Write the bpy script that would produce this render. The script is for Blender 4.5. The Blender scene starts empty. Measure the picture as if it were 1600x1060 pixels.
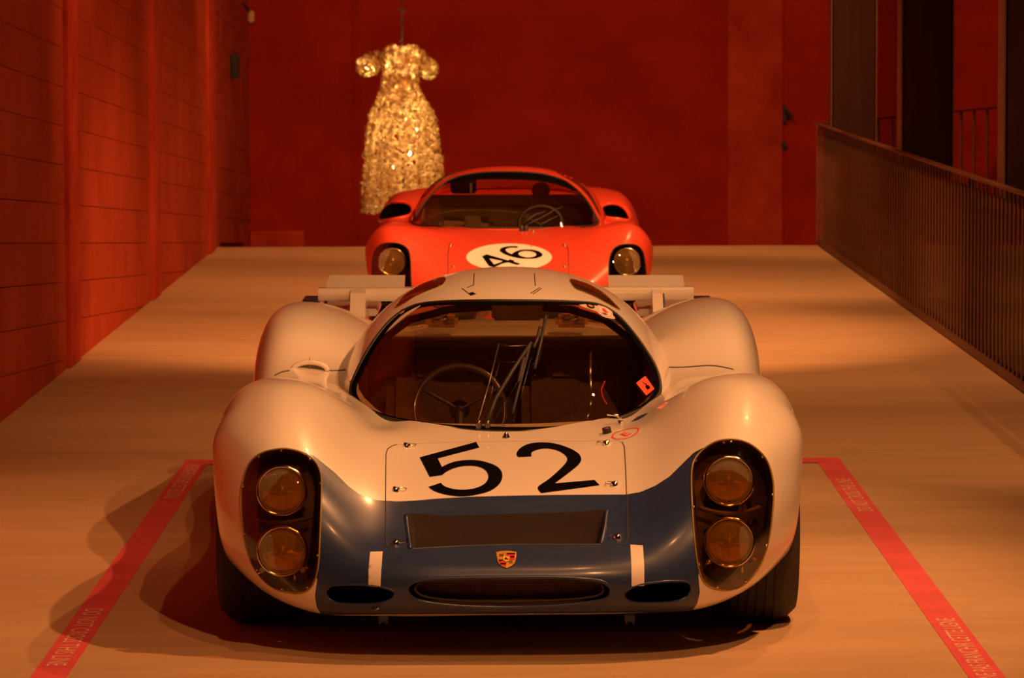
import bpy, bmesh, math, random
import numpy as np
from mathutils import Vector, Matrix, geometry
from mathutils.bvhtree import BVHTree
random.seed(4); rng = np.random.RandomState(7)
S = bpy.context.scene
COL = S.collection
# ------------------------------------------------------------------ camera, world, exposure, room lights and added fill spots
FPX, PITCH, YAW, ROLL, CAMH = 6200.0, 0.0813, 0.0019, -0.0029, 1.897
_f = np.array([math.sin(YAW)*math.cos(PITCH), math.cos(YAW)*math.cos(PITCH), -math.sin(PITCH)])
_r = np.array([math.cos(YAW), -math.sin(YAW), 0.0]); _u = np.cross(_r, _f)
RT = math.cos(ROLL)*_r + math.sin(ROLL)*_u; UP = -math.sin(ROLL)*_r + math.cos(ROLL)*_u; FW = _f
CAM = np.array([0, 0, CAMH])
cd = bpy.data.cameras.new('camera'); cam = bpy.data.objects.new('camera', cd); COL.objects.link(cam)
cam.matrix_world = Matrix(((RT[0], UP[0], -FW[0], 0), (RT[1], UP[1], -FW[1], 0), (RT[2], UP[2], -FW[2], CAMH), (0, 0, 0, 1)))
cd.sensor_width = 36; cd.lens = FPX/1600*36; cd.clip_start = .1; cd.clip_end = 200
cd.dof.use_dof = True; cd.dof.focus_distance = 12.2; cd.dof.aperture_fstop = 13
S.camera = cam
S.view_settings.view_transform = 'Standard'; S.view_settings.look = 'None'; S.view_settings.gamma = 1
S.view_settings.use_curve_mapping = False; S.view_settings.exposure = 0.14
w = bpy.data.worlds.new('world'); S.world = w; w.use_nodes = True
w.node_tree.nodes['Background'].inputs[0].default_value = (.9, .18, .04, 1)
w.node_tree.nodes['Background'].inputs[1].default_value = .02
WARM = (1.0, .392, .128)
def spot(loc, tgt, watt, size=70, blend=.6, rad=.03, color=WARM):
    l = bpy.data.lights.new('room_or_fill_spot', 'SPOT'); l.energy = watt; l.color = color
    l.spot_size = math.radians(size); l.spot_blend = blend; l.shadow_soft_size = rad
    o = bpy.data.objects.new('room_or_fill_spot', l); COL.objects.link(o); o.location = loc
    o.rotation_euler = (Vector(tgt)-Vector(loc)).to_track_quat('-Z', 'Y').to_euler(); return o
LIGHTS = [  # later rows are extra spots, added to brighten floor lane, walls and railing
 ((2.25, 11.4, 4.3), (-.1, 12.4, .3), 560, 66),
 ((2.15, 15.3, 4.3), (-.2, 14.2, .2), 370, 66),
 ((1.0, 7.4, 4.3), (.1, 13.0, .4), 470, 58),
 ((.4, 10.2, 4.35), (0, 13.2, .2), 110, 60),
 ((1.5, 19.5, 4.3), (0.1, 23.4, .3), 1000, 60),
 ((2.0, 24.5, 4.3), (0, 24.2, .2), 260, 70),
 ((-.6, 25.5, 4.3), (0.2, 28.5, 0), 150, 90),
 ((1.4, 17.2, 4.3), (1.7, 18.6, 0), 260, 100),  # this row and the next two: added to brighten the right floor lane
 ((1.7, 22.0, 4.3), (1.8, 23.0, 0), 260, 100),
 ((1.6, 27.0, 4.3), (1.2, 29.5, 0), 420, 100),
 ((.9, 15.5, 4.3), (-2.4, 19.5, .9), 150, 80),
 ((.9, 20.5, 4.3), (-2.4, 24.5, .9), 210, 80),
 ((.6, 25.5, 4.3), (-2.4, 29.5, .9), 90, 80),
 ((-.3, 29.0, 4.3), (-.8, 36, 1.0), 330, 95),
 ((2.2, 29.0, 4.3), (3.0, 36, 1.0), 420, 95),
 ((.7, 12.3, 4.3), (-2.4, 16.8, .9), 110, 75),  # extra fill, added to lift the near left wall
 ((3.8, 14.5, 4.3), (2.6, 20, .4), 190, 90),  # extra fill, added to brighten the railing
]
for L in LIGHTS: spot(*L)

# ------------------------------------------------------------------ measuring helpers
def ray(px, py): return FW + (px-800)/FPX*RT - (py-530)/FPX*UP
def P(px, py, d):
    r = ray(px, py); return CAM + r*(d/r[1])
def F(px, py, z=0.0):
    r = ray(px, py); return CAM + r*((z-CAMH)/r[2])
def proj(V):
    q = np.asarray(V) - CAM; k = q@FW
    return np.stack([800 + FPX*(q@RT)/k, 530 - FPX*(q@UP)/k], -1)
def D(do): return 12.4 + (do-10.6)*1.06
CX = 793.0
def A(dx, py, do):                       # outline offset from the car's centre line
    p = P(CX+dx, py, D(do)); return (p[0]-P(CX, py, D(do))[0], p[1], p[2])
def W(X, Z, do):                         # nominal metres -> world
    s = 5300/do; return A(X*s, 15+s*(1.906-Z), do)

# ------------------------------------------------------------------ materials
def newmat(name):
    m = bpy.data.materials.new(name); m.use_nodes = True; nt = m.node_tree; return m, nt, nt.nodes['Principled BSDF']
def mat(name, col, rough=.5, metal=0, coat=0, noise=None, bump=0, bscale=60, emit=None, spec=.5, crough=.03):
    m, nt, b = newmat(name)
    b.inputs['Base Color'].default_value = (*col, 1); b.inputs['Roughness'].default_value = rough
    b.inputs['Metallic'].default_value = metal; b.inputs['Coat Weight'].default_value = coat; b.inputs['Coat Roughness'].default_value = crough
    b.inputs['Specular IOR Level'].default_value = spec
    tc = nt.nodes.new('ShaderNodeTexCoord')
    if noise:
        sc, amt = noise
        n = nt.nodes.new('ShaderNodeTexNoise'); n.inputs['Scale'].default_value = sc if not isinstance(sc, tuple) else 1; n.inputs['Detail'].default_value = 5
        if isinstance(sc, tuple):
            mp = nt.nodes.new('ShaderNodeMapping'); mp.inputs['Scale'].default_value = sc
            nt.links.new(tc.outputs['Object'], mp.inputs[0]); nt.links.new(mp.outputs[0], n.inputs[0])
        else: nt.links.new(tc.outputs['Object'], n.inputs[0])
        r = nt.nodes.new('ShaderNodeMapRange'); r.inputs[1].default_value = .3; r.inputs[2].default_value = .7; r.inputs[3].default_value = 1-amt; r.inputs[4].default_value = 1+amt
        nt.links.new(n.outputs[0], r.inputs[0])
        v = nt.nodes.new('ShaderNodeVectorMath'); v.operation = 'SCALE'; v.inputs[0].default_value = col
        nt.links.new(r.outputs[0], v.inputs['Scale']); nt.links.new(v.outputs[0], b.inputs['Base Color'])
    if bump:
        n2 = nt.nodes.new('ShaderNodeTexNoise'); n2.inputs['Scale'].default_value = bscale; n2.inputs['Detail'].default_value = 4
        nt.links.new(tc.outputs['Object'], n2.inputs[0]); bp = nt.nodes.new('ShaderNodeBump'); bp.inputs['Strength'].default_value = bump; bp.inputs['Distance'].default_value = .01
        nt.links.new(n2.outputs[0], bp.inputs['Height']); nt.links.new(bp.outputs[0], b.inputs['Normal'])
    if emit: b.inputs['Emission Color'].default_value = (*emit[0], 1); b.inputs['Emission Strength'].default_value = emit[1]
    return m
def glass(name, tint, refl=.12, rough=.0):
    m = bpy.data.materials.new(name); m.use_nodes = True; nt = m.node_tree; nt.nodes.clear()
    o = nt.nodes.new('ShaderNodeOutputMaterial'); t = nt.nodes.new('ShaderNodeBsdfTransparent'); t.inputs[0].default_value = (*tint, 1)
    g = nt.nodes.new('ShaderNodeBsdfGlossy'); g.inputs['Roughness'].default_value = rough; g.inputs[0].default_value = (1, 1, 1, 1)
    lw = nt.nodes.new('ShaderNodeLayerWeight'); lw.inputs[0].default_value = .25
    mr = nt.nodes.new('ShaderNodeMapRange'); mr.inputs[3].default_value = refl*.4; mr.inputs[4].default_value = min(1, refl*2.6)
    mx = nt.nodes.new('ShaderNodeMixShader'); nt.links.new(lw.outputs['Fresnel'], mr.inputs[0]); nt.links.new(mr.outputs[0], mx.inputs[0])
    nt.links.new(t.outputs[0], mx.inputs[1]); nt.links.new(g.outputs[0], mx.inputs[2]); nt.links.new(mx.outputs[0], o.inputs[0]); return m
M = {}
M['white'] = mat('white_paint', (.86, .82, .78), .32, coat=.7, noise=(3, .015))
M['blue'] = mat('blue_paint', (.022, .044, .135), .36, coat=.25, noise=((8, 60, 60), .12), crough=.15)
M['red'] = mat('red_paint', (.85, .085, .045), .3, coat=.8, noise=(3, .02))
M['black'] = mat('black_print', (.003, .002, .002), .8, noise=(20, .1), spec=.02)
M['rubber'] = mat('black_rubber', (.02, .017, .015), .55, noise=(30, .2), bump=.15)
M['tyre'] = mat('tyre_rubber', (.035, .03, .027), .75, noise=(14, .25), bump=.3, bscale=90)
M['dark'] = mat('dark_interior', (.10, .075, .05), .8, noise=(6, .3))
M['brown'] = mat('interior_panel', (.28, .19, .12), .75, noise=(5, .25))
M['seat'] = mat('seat_cloth', (.20, .13, .09), .9, noise=(40, .2), bump=.3)
M['chrome'] = mat('chrome', (.8, .78, .72), .12, metal=1, noise=(9, .05))
M['steel'] = mat('dull_steel', (.22, .20, .18), .35, metal=1, noise=(12, .15))
M['reflector'] = mat('lamp_reflector', (.98, .88, .62), .28, metal=1, noise=(25, .12))
M['sealant'] = mat('amber_edge', (.30, .22, .05), .3, noise=(8, .2))
M['bucket'] = mat('lamp_housing', (.06, .038, .012), .7, noise=(6, .3))
M['decalw'] = mat('white_decal', (.82, .78, .74), .45, noise=(5, .02))
M['decalr'] = mat('red_decal', (.8, .03, .03), .45, noise=(9, .04))
M['sticker'] = mat('orange_red_sticker', (.95, .10, .05), .6, noise=(9, .04))
M['gold'] = mat('gold_enamel', (.75, .42, .10), .35, metal=.3, noise=(50, .1))
M['glassw'] = glass('windscreen_glass', (.80, .68, .48), .10)
M['glassy'] = glass('yellowed_lamp_cover', (.85, .64, .28), .045)
M['glassl'] = glass('lamp_lens', (.85, .78, .6), .3, .02)
M['glasss'] = glass('smoked_side_window', (.30, .20, .12), .25)
M['lampstep'] = mat('lamp_lower_reflector', (.62, .42, .14), .35, metal=.6, noise=(70, .35))
M['ribglass'] = mat('lens_rib_glass', (.55, .42, .22), .15, metal=.5, noise=(40, .4))
M['grille'] = mat('grille_mesh', (.20, .10, .06), .5, metal=.3, noise=(30, .2))
M['rail'] = mat('dark_bronze_steel', (.17, .066, .032), .5, metal=.2, noise=(4, .2))
M['column'] = mat('dark_steel_column', (.045, .016, .010), .85, noise=((6, 6, 1), .2), spec=.12)
M['scoop'] = mat('dark_brown_scoop', (.022, .013, .011), .7, noise=(8, .15), spec=.2)  # scoop floor coloured an even dark brown
M['tape'] = mat('red_floor_tape', (.82, .13, .17), .45, noise=(4, .12))
M['tapetext'] = mat('tape_lettering', (.92, .62, .42), .5, noise=(30, .1))
M['amber'] = mat('amber_box', (.50, .28, .10), .4, noise=(10, .2))

def nodes_wall(name, c1, c2, sc=1.3, rough=.85):
    m, nt, b = newmat(name); N = nt.nodes.new; tc = N('ShaderNodeTexCoord')
    n = N('ShaderNodeTexNoise'); n.inputs['Scale'].default_value = sc; n.inputs['Detail'].default_value = 9; n.inputs['Roughness'].default_value = .62
    geo = N('ShaderNodeNewGeometry'); nt.links.new(geo.outputs['Position'], n.inputs[0])
    cr = N('ShaderNodeValToRGB'); cr.color_ramp.elements[0].position = .35; cr.color_ramp.elements[1].position = .68
    cr.color_ramp.elements[0].color = (*c1, 1); cr.color_ramp.elements[1].color = (*c2, 1)
    nt.links.new(n.outputs[0], cr.inputs[0])
    oi = N('ShaderNodeObjectInfo'); mr = N('ShaderNodeMapRange'); mr.inputs[3].default_value = .93; mr.inputs[4].default_value = 1.07
    nt.links.new(oi.outputs['Random'], mr.inputs[0]); v = N('ShaderNodeVectorMath'); v.operation = 'SCALE'
    nt.links.new(cr.outputs[0], v.inputs[0]); nt.links.new(mr.outputs[0], v.inputs['Scale']); nt.links.new(v.outputs[0], b.inputs['Base Color'])
    b.inputs['Roughness'].default_value = rough; b.inputs['Specular IOR Level'].default_value = .25
    n2 = N('ShaderNodeTexNoise'); n2.inputs['Scale'].default_value = 45; n2.inputs['Detail'].default_value = 5; nt.links.new(geo.outputs['Position'], n2.inputs[0])
    bp = N('ShaderNodeBump'); bp.inputs['Strength'].default_value = .35; bp.inputs['Distance'].default_value = .008
    nt.links.new(n2.outputs[0], bp.inputs['Height']); nt.links.new(bp.outputs[0], b.inputs['Normal']); return m
M['wall'] = nodes_wall('red_blockwork_paint', (.40, .045, .014), (.50, .068, .022))
M['backwall'] = nodes_wall('deep_red_blockwork_paint', (.34, .015, .005), (.44, .024, .008))
M['pilaster'] = nodes_wall('rough_red_concrete', (.40, .030, .012), (.60, .075, .03), 2.2)
M['ceil'] = mat('ceiling_paint', (.10, .03, .015), .9, noise=(2, .1))
def floor_mat():
    m, nt, b = newmat('polished_concrete'); N = nt.nodes.new; tc = N('ShaderNodeTexCoord')
    def noise(sc, det, dist=0):
        mp = N('ShaderNodeMapping'); mp.inputs['Scale'].default_value = sc; nt.links.new(tc.outputs['Object'], mp.inputs[0])
        n = N('ShaderNodeTexNoise'); n.inputs['Scale'].default_value = 1; n.inputs['Detail'].default_value = det; n.inputs['Distortion'].default_value = dist
        nt.links.new(mp.outputs[0], n.inputs[0]); return n
    a = noise((.35, 1.6, 1), 8, .4); c = noise((1.2, 9, 1), 6, .3); e = noise((4, 13, 1), 5)
    m1 = N('ShaderNodeMix'); m1.inputs[0].default_value = .45; nt.links.new(a.outputs[0], m1.inputs[2]); nt.links.new(c.outputs[0], m1.inputs[3])
    m2 = N('ShaderNodeMix'); m2.inputs[0].default_value = .22; nt.links.new(m1.outputs[0], m2.inputs[2]); nt.links.new(e.outputs[0], m2.inputs[3])
    cr = N('ShaderNodeValToRGB'); cr.color_ramp.elements[0].position = .36; cr.color_ramp.elements[1].position = .64
    cr.color_ramp.elements[0].color = (.50, .345, .20, 1); cr.color_ramp.elements[1].color = (.64, .44, .27, 1)
    nt.links.new(m2.outputs[0], cr.inputs[0]); nt.links.new(cr.outputs[0], b.inputs['Base Color'])
    b.inputs['Roughness'].default_value = .55; b.inputs['Specular IOR Level'].default_value = .35
    bp = N('ShaderNodeBump'); bp.inputs['Strength'].default_value = .08; bp.inputs['Distance'].default_value = .004
    nt.links.new(e.outputs[0], bp.inputs['Height']); nt.links.new(bp.outputs[0], b.inputs['Normal']); return m
M['floor'] = floor_mat()

# ------------------------------------------------------------------ object helpers
def empty(name, loc, label, cat, group=None):
    o = bpy.data.objects.new(name, None); COL.objects.link(o); o.location = loc; o.empty_display_size = .1
    o['label'] = label; o['category'] = cat
    if group: o['group'] = group
    return o
def tag(o, label=None, cat=None, group=None, kind=None):
    for k, v in (('label', label), ('category', cat), ('group', group), ('kind', kind)):
        if v: o[k] = v
    return o
def wloc(o):
    v = Vector(o.location)
    while o.parent: o = o.parent; v += Vector(o.location)
    return v
def mk(name, V, Fs, mats, parent=None, smooth=True, mi=None, label=None):
    V = np.asarray(V, float)
    off = np.array(wloc(parent)) if parent else (V.mean(0) if len(V) else np.zeros(3))
    me = bpy.data.meshes.new(name); me.from_pydata((V-off).tolist(), [], [list(f) for f in Fs])
    if not isinstance(mats, (list, tuple)): mats = [mats]
    for m_ in mats: me.materials.append(M[m_] if isinstance(m_, str) else m_)
    if mi is not None: me.polygons.foreach_set('material_index', np.asarray(mi, dtype=np.int32))
    if smooth: me.polygons.foreach_set('use_smooth', [True]*len(me.polygons))
    me.update()
    o = bpy.data.objects.new(name, me); COL.objects.link(o)
    if parent: o.parent = parent
    else: o.location = off
    if label: o['label'] = label
    return o
class G:                                  # geometry collector
    def __init__(s): s.V = []; s.F = []
    def add(s, V, Fs):
        b = len(s.V); s.V += [tuple(map(float, v)) for v in V]; s.F += [[b+i for i in f] for f in Fs]; return s
    def box(s, c, d, R=None, bev=0):
        x, y, z = d[0]/2, d[1]/2, d[2]/2
        if bev:
            bm = bmesh.new(); bmesh.ops.create_cube(bm, size=1)
            for v in bm.verts: v.co = Vector((v.co.x*d[0], v.co.y*d[1], v.co.z*d[2]))
            bmesh.ops.bevel(bm, geom=bm.edges[:], offset=bev, segments=2, affect='EDGES')
            V = [v.co.copy() for v in bm.verts]; Fs = [[v.index for v in f.verts] for f in bm.faces]; bm.free()
        else:
            V = [Vector(v) for v in ((-x,-y,-z),(x,-y,-z),(x,y,-z),(-x,y,-z),(-x,-y,z),(x,-y,z),(x,y,z),(-x,y,z))]
            Fs = [(0,3,2,1),(4,5,6,7),(0,1,5,4),(1,2,6,5),(2,3,7,6),(3,0,4,7)]
        if R is not None: V = [R@v for v in V]
        return s.add([v+Vector(c) for v in V], Fs)
    def tube(s, pts, r, n=8, closed=False, cap=True):
        pts = [Vector(p) for p in pts]; k = len(pts); rings = []; up = Vector((0, 0, 1)); prev = None
        for i, p in enumerate(pts):
            if closed: t = (pts[(i+1) % k]-pts[i-1])
            else: t = pts[min(i+1, k-1)]-pts[max(i-1, 0)]
            t = t.normalized() if t.length > 1e-9 else Vector((0, 1, 0))
            if prev is None: a = t.orthogonal().normalized()
            else: a = (prev - t*prev.dot(t)); a = a.normalized() if a.length > 1e-6 else t.orthogonal().normalized()
            prev = a; b = t.cross(a); rr = r[i] if isinstance(r, (list, tuple)) else r
            rings.append([p+(a*math.cos(q)+b*math.sin(q))*rr for q in (2*math.pi*j/n for j in range(n))])
        V = [v for R_ in rings for v in R_]; Fs = []
        m_ = k if closed else k-1
        for i in range(m_):
            for j in range(n):
                a0 = i*n+j; a1 = i*n+(j+1) % n; b0 = ((i+1) % k)*n+j; b1 = ((i+1) % k)*n+(j+1) % n; Fs.append((a0, a1, b1, b0))
        if cap and not closed: Fs.append(tuple(range(n))[::-1]); Fs.append(tuple((k-1)*n+j for j in range(n)))
        return s.add(V, Fs)
    def lathe(s, prof, c, ax=(0, 0, 1), n=32, sx=1, sy=1):     # prof: (r, h) along axis
        ax = Vector(ax).normalized(); a = ax.orthogonal().normalized()
        if abs(ax.z) < .9:
            a = Vector((0, 0, 1)).cross(ax).normalized()
        b = ax.cross(a); V = []; Fs = []; c = Vector(c)
        for r, h in prof:
            for j in range(n):
                q = 2*math.pi*j/n; V.append(c+ax*h+a*(math.cos(q)*r*sx)+b*(math.sin(q)*r*sy))
        for i in range(len(prof)-1):
            for j in range(n): Fs.append((i*n+j, i*n+(j+1) % n, (i+1)*n+(j+1) % n, (i+1)*n+j))
        return s.add(V, Fs)
    def sphere(s, c, r, n=12, sc=(1, 1, 1)):
        V = []; Fs = []; m_ = n//2
        for i in range(m_+1):
            t = math.pi*i/m_
            for j in range(n):
                q = 2*math.pi*j/n; V.append((c[0]+r*sc[0]*math.sin(t)*math.cos(q), c[1]+r*sc[1]*math.sin(t)*math.sin(q), c[2]+r*sc[2]*math.cos(t)))
        for i in range(m_):
            for j in range(n): Fs.append((i*n+j, i*n+(j+1) % n, (i+1)*n+(j+1) % n, (i+1)*n+j))
        return s.add(V, Fs)
    def mk(s, name, m, parent=None, smooth=False, label=None): return mk(name, s.V, s.F, m, parent, smooth, label=label)

# ------------------------------------------------------------------ surfaces: spline skin, level-set cutting, patches
def nspline(Y, u):                        # natural cubic spline through rows of Y (n, k), evaluated at u in [0, n-1]
    n = len(Y); T = np.zeros((n, n)); B = np.zeros_like(Y); T[0, 0] = T[-1, -1] = 1
    for i in range(1, n-1): T[i, i-1] = 1; T[i, i] = 4; T[i, i+1] = 1; B[i] = 6*(Y[i-1]-2*Y[i]+Y[i+1])
    Mx = np.linalg.solve(T, B); i = np.clip(np.floor(u).astype(int), 0, n-2); t = (u-i)[:, None]
    a, b = Y[i], Y[i+1]; ma, mb = Mx[i], Mx[i+1]
    return a*(1-t)+b*t+((1-t)**3-(1-t))*ma/6+(t**3-t)*mb/6
def skin(net, nu, nv, smooth_it=0, x0=0.0, shear=0.0):
    """net[row][col] = (x, y, z) of the half x>=0; mirrored. returns grid (R, C, 3)"""
    net = np.array(net, float); R, Cn, _ = net.shape
    full = np.concatenate([net[:, :0:-1]*np.array([-1, 1, 1]), net], 1)
    C2 = full.shape[1]
    u = np.linspace(0, C2-1, (C2-1)*nu+1); v = np.linspace(0, R-1, (R-1)*nv+1)
    g = np.stack([nspline(full[i], u) for i in range(R)])              # R, U, 3
    g2 = nspline(g.reshape(R, -1), v).reshape(len(v), len(u), 3)
    for _ in range(smooth_it):
        g2[1:-1, 1:-1] = .5*g2[1:-1, 1:-1]+.125*(g2[:-2, 1:-1]+g2[2:, 1:-1]+g2[1:-1, :-2]+g2[1:-1, 2:])
    g2[..., 2] += shear*g2[..., 0]; g2[..., 0] += x0
    return g2
def grid_mesh(g):
    R, Cn, _ = g.shape; idx = np.arange(R*Cn).reshape(R, Cn)
    Fs = np.stack([idx[:-1, :-1], idx[:-1, 1:], idx[1:, 1:], idx[1:, :-1]], -1).reshape(-1, 4)
    return g.reshape(-1, 3), Fs.tolist()
def sdf(pts, poly):                       # negative inside
    poly = np.asarray(poly, float); d = np.full(len(pts), 1e9); ins = np.zeros(len(pts), bool)
    for i in range(len(poly)):
        a = poly[i-1]; b = poly[i]; e = b-a; q = pts-a; t = np.clip((q@e)/max(e@e, 1e-12), 0, 1)
        d = np.minimum(d, np.hypot(*(q-t[:, None]*e).T))
        c = (a[1] > pts[:, 1]) != (b[1] > pts[:, 1])
        with np.errstate(divide='ignore', invalid='ignore'):
            xi = a[0]+(pts[:, 1]-a[1])/(b[1]-a[1])*(b[0]-a[0])
        ins ^= c & (pts[:, 0] < xi)
    return np.where(ins, -d, d)
def smoothpoly(p, n=6, closed=True):
    """closed Catmull-Rom through the points"""
    p = np.asarray(p, float); k = len(p); out = []
    for i in range(k if closed else k-1):
        if closed: a, b, c, d = p[i-1], p[i], p[(i+1) % k], p[(i+2) % k]
        else: a, b, c, d = p[max(i-1, 0)], p[i], p[i+1], p[min(i+2, k-1)]
        for j in range(n):
            t = j/n; out.append(.5*((2*b)+(-a+c)*t+(2*a-5*b+4*c-d)*t*t+(-a+3*b-3*c+d)*t**3))
    if not closed: out.append(p[-1])
    return np.array(out)
def split(V, Fs, mi, val):
    V = list(map(tuple, V)); val = list(val); cache = {}; I, O = [], []
    def cut(a, b):
        k = (a, b) if a < b else (b, a)
        if k not in cache:
            t = val[a]/(val[a]-val[b]); cache[k] = len(V); V.append(tuple(V[a][i]+t*(V[b][i]-V[a][i]) for i in range(3))); val.append(0.0)
        return cache[k]
    for f, m_ in zip(Fs, mi):
        s = [val[i] < 0 for i in f]
        if all(s): I.append((f, m_)); continue
        if not any(s): O.append((f, m_)); continue
        fi, fo = [], []
        for j in range(len(f)):
            a, b = f[j], f[(j+1) % len(f)]; (fi if s[j] else fo).append(a)
            if s[j] != s[(j+1) % len(f)]: c = cut(a, b); fi.append(c); fo.append(c)
        if len(fi) > 2: I.append((fi, m_))
        if len(fo) > 2: O.append((fo, m_))
    return np.array(V), I, O
class Skin:
    def __init__(s, g):
        s.V, s.F = grid_mesh(g); s.mi = [0]*len(s.F); s.bvh = BVHTree.FromPolygons([tuple(v) for v in s.V], s.F)
    def paint(s, fn, idx):
        V, I, O = split(s.V, s.F, s.mi, fn(s.V)); s.V = V; s.F = [f for f, _ in I]+[f for f, _ in O]; s.mi = [idx]*len(I)+[m_ for _, m_ in O]
    def cut(s, fn):
        V, I, O = split(s.V, s.F, s.mi, fn(s.V)); s.V = V; s.F = [f for f, _ in O]; s.mi = [m_ for _, m_ in O]
        return V, [f for f, _ in I], [m_ for _, m_ in I]
    def mk(s, name, mats, parent): 
        used = sorted({i for f in s.F for i in f}); rm = {a: i for i, a in enumerate(used)}
        return mk(name, s.V[used], [[rm[i] for i in f] for f in s.F], mats, parent, True, s.mi)
def outl(poly, ymax=99, ymin=0):          # level set of an outline seen from the front, limited in depth
    def fn(V):
        v = sdf(proj(V), poly); bad = (V[:, 1] > ymax) | (V[:, 1] < ymin); return np.where(bad, np.abs(v)+1, v)
    return fn
def hit(bvh, px, py, off=.0):
    r = Vector(ray(px, py)).normalized(); h = bvh.ray_cast(Vector(CAM), r)
    if h[0] is None: return None, None
    n = h[1] if h[1].dot(r) < 0 else -h[1]
    return h[0]+n*off, n
def patch(name, poly, bvh, off, m, parent, step=6, holes=(), push=None, smooth=True, label=None):
    def dens(q):
        q = np.asarray(q, float); o = []
        for i in range(len(q)):
            a, b = q[i], q[(i+1) % len(q)]; c = max(1, int(math.ceil(np.hypot(*(b-a))/step)))
            o += [a+(b-a)*j/c for j in range(c)]
        return np.array(o)
    poly = dens(poly); holes = [dens(h) for h in holes]; mn, mx = poly.min(0), poly.max(0); pts = [Vector(p) for p in poly]; k = len(pts)
    edges = [(i, (i+1) % k) for i in range(k)]
    for h in holes:
        b = len(pts); pts += [Vector(p) for p in h]; edges += [(b+i, b+(i+1) % len(h)) for i in range(len(h))]
    gx, gy = np.meshgrid(np.arange(mn[0]+step/2, mx[0], step), np.arange(mn[1]+step/2, mx[1], step)); q = np.stack([gx.ravel(), gy.ravel()], -1)
    if len(q):
        s_ = sdf(q, poly); ok = s_ < -step*.4
        for h in holes: ok &= np.abs(sdf(q, h)) > step*.3
        pts += [Vector(p) for p in q[ok]]
    r = geometry.delaunay_2d_cdt(pts, edges, [], 0, 1e-4)
    P2 = np.array([tuple(p) for p in r[0]]); T = [list(f) for f in r[2]]
    cen = np.array([P2[f].mean(0) for f in T]); ok = sdf(cen, poly) < 0
    for h in holes: ok &= sdf(cen, h) > 0
    T = [t for t, o_ in zip(T, ok) if o_]; V = []; lasty = 12.0
    for p in P2:
        h, n = hit(bvh, p[0], p[1])
        if h is not None: lasty = h.y; break
    for p in P2:
        h, n = hit(bvh, p[0], p[1], off)
        if h is None:
            c = poly.mean(0)
            for t in np.linspace(.02, .6, 20):
                qx = p*(1-t)+c*t; h, n = hit(bvh, qx[0], qx[1], off)
                if h is not None:
                    dd = h.y; h = Vector(P(p[0], p[1], dd)); break
        if h is None: h = Vector(P(p[0], p[1], lasty))
        lasty = h.y
        if push is not None: h = h+Vector(push(p))
        V.append(tuple(h))
    return mk(name, V, T, m, parent, smooth, label=label)
def seam(name, poly, bvh, r, m, parent, off=0, closed=True, n=6, step=4):
    poly = np.asarray(poly, float); pts = []
    k = len(poly); rngk = range(k if closed else k-1)
    for i in rngk:
        a, b = poly[i], poly[(i+1) % k]; c = max(1, int(np.hypot(*(b-a))/step))
        for j in range(c):
            p = a+(b-a)*j/c; h, _n = hit(bvh, p[0], p[1], off)
            if h is not None: pts.append(h)
    if not closed:
        h, _n = hit(bvh, poly[-1][0], poly[-1][1], off)
        if h is not None: pts.append(h)
    return G().tube(pts, r, n, closed).mk(name, m, parent, True)
def ell(cx, cy, rx, ry, n=32, rot=0):
    c, s_ = math.cos(rot), math.sin(rot)
    return np.array([(cx+rx*math.cos(t)*c-ry*math.sin(t)*s_, cy+rx*math.cos(t)*s_+ry*math.sin(t)*c) for t in np.linspace(0, 2*math.pi, n, endpoint=False)])
def rim_wall(name, poly, bvh, depth, m, parent, shrink=.0, off=0):       # recessed side wall behind an outline
    V = []; k = 0; c = np.mean(poly, 0)
    for p in poly:
        h, n = hit(bvh, p[0], p[1], off)
        if h is None: continue
        q = np.asarray(p)+(c-np.asarray(p))*shrink; h2 = Vector(P(q[0], q[1], h.y+depth)); V += [tuple(h), tuple(h2)]; k += 1
    Fs = [(2*i, 2*((i+1) % k), 2*((i+1) % k)+1, 2*i+1) for i in range(k)]
    return mk(name, V, Fs, m, parent, True)

# ================================================================== SETTING
XW = -2.37; FY = float(F(786, 385)[1]); BY = FY*31/27.4; CEIL = 4.6
def quad(name, a, b, c, d, m, label=None, kind='structure'):
    o = mk(name, [a, b, c, d], [(0, 1, 2, 3)], m, None, False); o['kind'] = kind
    return o
XR = 2.52
fl = G().box(((XW+XR+.13)/2, (FY-4)/2, -.15), (XR+.13-XW, FY+4, .3)).mk('floor', 'floor'); fl['kind'] = 'structure'; fl['label'] = 'smooth orange-lit polished concrete floor'
lf = G().box((2, (BY+9)/2, -3.3), (12, BY+16, .2)).mk('floor_lower', 'ceil'); lf['kind'] = 'structure'; lf['name'] = 'floor_lower'
wl = empty('wall_left', (XW, 0, 0), 'x', 'x')
for k in ('label', 'category'): del wl[k]
wl['kind'] = 'structure'
G().box((XW-.20, (BY-4)/2, (CEIL-3.2)/2), (.3, BY+4.4, CEIL+3.2)).mk('backing', 'wall', wl)
wb = empty('wall_back', (0, BY, 0), 'x', 'x')
for k in ('label', 'category'): del wb[k]
wb['kind'] = 'structure'
G().box((2, BY+.15, (CEIL-3.2)/2), (9.2, .3, CEIL+3.2)).mk('backing', 'backwall', wb)
c_ = G().box((2, (BY-4)/2, CEIL+.1), (12, BY+6, .2)).mk('ceiling', 'ceil'); c_['kind'] = 'structure'
wr = G().box((6.6, (BY-4)/2, (CEIL-3.2)/2), (.2, BY+4.4, CEIL+3.2)).mk('wall_right', 'backwall'); wr['kind'] = 'structure'
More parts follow.
